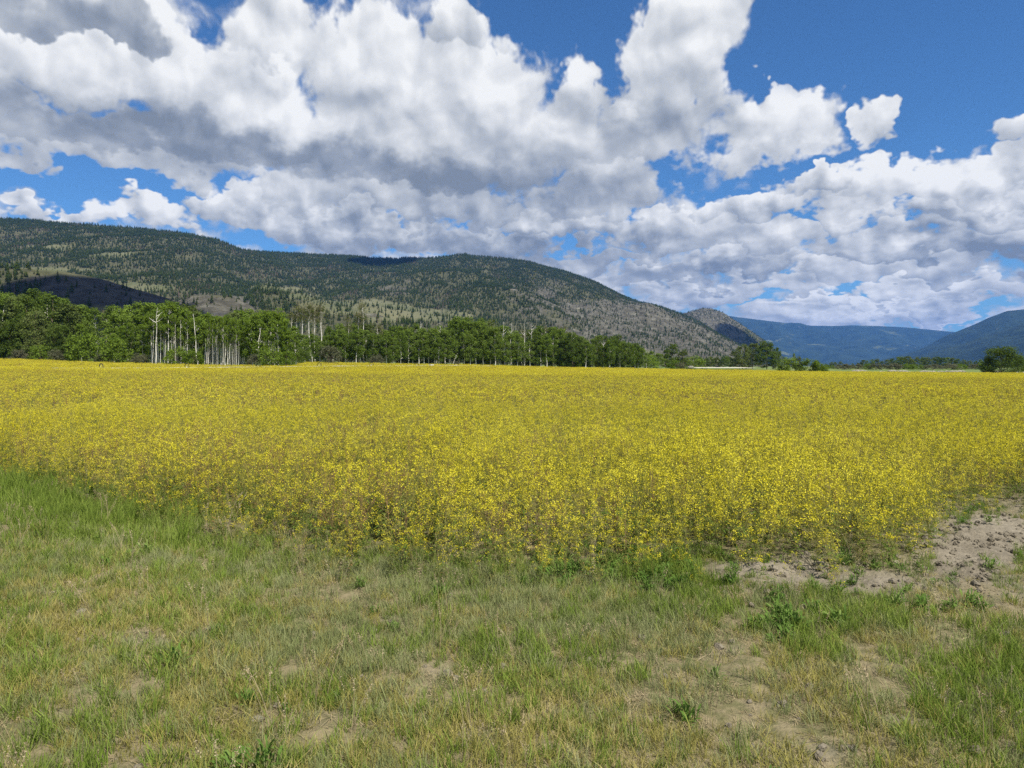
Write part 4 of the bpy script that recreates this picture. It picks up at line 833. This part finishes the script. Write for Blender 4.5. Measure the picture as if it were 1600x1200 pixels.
# ------------------------------------------------------------------ wheel line irrigator standing in the crop
M['alu'] = mat_diff('aluminium', lambda N, p: (0.60, 0.60, 0.58)); M['dark_iron'] = mat_diff('dark_iron', lambda N, p: (0.035, 0.03, 0.028))
irr = bpy.data.objects.new('wheel_line_irrigator', None); link(irr)
P0 = np.array([-56.2, 96.3]); U = np.array([.613, .79]); AX = .52
def at_line(k):
    q = P0 + U * 12 * k; return np.array([q[0], q[1], float(ground0(q[0], q[1])) + AX])
irr.location = at_line(0)
o0 = at_line(0)
g = Geo(); V, Fq = tube([at_line(k) - o0 for k in np.arange(-.5, 7.5, .5)], .045, 6); g.add(V, Fq); obj('pipe', g.mesh('pipe', [M['alu']], True), irr)
ud = np.array([U[0], U[1], 0]); pe = np.array([-U[1], U[0], 0]); upv = np.array([0, 0, 1.])
def wheel_parts():
    th = np.linspace(0, 2 * math.pi, 33); ring = np.stack([pe * math.cos(t) * .64 + upv * math.sin(t) * .64 for t in th])
    gr = Geo(); V, Fq = tube(ring, .045, 5); gr.add(V, Fq)
    V2 = np.concatenate([ring - ud * .06, ring + ud * .06]); n = len(ring); q = np.arange(n - 1); gr.add(V2, np.stack([q, q + 1, q + 1 + n, q + n], -1))
    gs = Geo()
    for t in th[:-1:4]: V, Fq = tube([pe * math.cos(t) * .07 + upv * math.sin(t) * .07, pe * math.cos(t) * .63 + upv * math.sin(t) * .63], .016, 4); gs.add(V, Fq)
    gh = Geo(); V, Fq = tube([-ud * .12, ud * .12], .09, 8); gh.add(V, Fq)
    return gr.mesh('rim', [M['dark_iron']]), gs.mesh('spokes', [M['alu']]), gh.mesh('hub', [M['alu']])
rim, spk, hub = wheel_parts()
for k in range(7):
    w = obj('wheel', rim, irr); w.location = at_line(k) - o0; obj('spokes', spk, w); obj('hub', hub, w)
g = Geo(); c = at_line(5.35) - o0
for a_, b_, h_ in [(-.9, .9, .5)]:
    bx = np.array([[i_, j_, k_] for i_ in (-.5, .5) for j_ in (-.3, .3) for k_ in (-.3, .28)]); V = c + bx[:, :1] * ud + bx[:, 1:2] * pe + bx[:, 2:] * upv
    g.add(V, [(0, 1, 3, 2), (4, 6, 7, 5), (0, 4, 5, 1), (2, 3, 7, 6), (1, 5, 7, 3), (0, 2, 6, 4)])
obj('drive_unit', g.mesh('drive_unit', [M['alu']]), irr)
tag(irr, 'wheel line irrigator with thin metal pipe and dark wheels half sunk in the yellow crop', 'irrigator')

# ------------------------------------------------------------------ opaque clouds added out of view to shade the bluff, the notch in the ridge and the small hill
M['shade_cloud'] = mat_diff('shade_cloud', lambda N, p: (0.85, 0.86, 0.88))
def shade_cloud(seed, target, alt, rx, ry):
    t = (alt - target[2]) / sd.z; c = np.array(target) + np.array(sd) * t
    n, m_ = 72, 30; th = np.linspace(0, 2 * math.pi, n, endpoint=False); ph = np.linspace(0, math.pi, m_)
    T, P_ = np.meshgrid(th, ph); d = np.stack([np.cos(T) * np.sin(P_), np.sin(T) * np.sin(P_), np.cos(P_)], -1)
    r = .72 + .75 * fbm(d[..., 0] * 2.2 + 9 + seed, d[..., 1] * 2.2 + d[..., 2] * 1.3 + 9, 5, seed, .55) 
    V = (d * r[..., None]) * [rx, ry, min(rx, ry) * .55]; V[..., 2] = np.maximum(V[..., 2], -min(rx, ry) * .16)
    i, j = np.meshgrid(np.arange(m_ - 1), np.arange(n), indexing='ij'); j2 = (j + 1) % n
    o = obj('shade_cloud', np_mesh('shade_cloud', V, np.stack([i * n + j, (i + 1) * n + j, (i + 1) * n + j2, i * n + j2], -1).reshape(-1, 4), [M['shade_cloud']], smooth=True))
    o.location = c; tag(o, kind='structure')
shade_cloud(1, (-430, 655, 50), 1400, 105, 110)
shade_cloud(2, (-520, 2900, 440), 2300, 110, 260)
shade_cloud(3, (985, 2960, 110), 2500, 130, 230)

# ------------------------------------------------------------------ air between here and the mountains
m, N = mat_new('haze'); pv = N.node('ShaderNodeVolumePrincipled'); pv.inputs['Color'].default_value = (0.11, 0.36, 1.0, 1); pv.inputs['Density'].default_value = 4.2e-5; pv.inputs['Anisotropy'].default_value = 0.0
o = N.node('ShaderNodeOutputMaterial'); N.l.new(pv.outputs[0], o.inputs['Volume'])
m.cycles.homogeneous_volume = True
lo = np.array([-14500, -400, -9.]); hi = np.array([14500, 16200, 950.])
bv = [(x_, y_, z_) for x_ in (lo[0], hi[0]) for y_ in (lo[1], hi[1]) for z_ in (lo[2], hi[2])]
hm = np_mesh('haze', bv, [(0, 1, 3, 2), (4, 6, 7, 5), (0, 4, 5, 1), (2, 3, 7, 6), (1, 5, 7, 3), (0, 2, 6, 4)], [m])
tag(obj('haze', hm), 'thin blue air haze over the valley', 'haze', None, 'stuff')
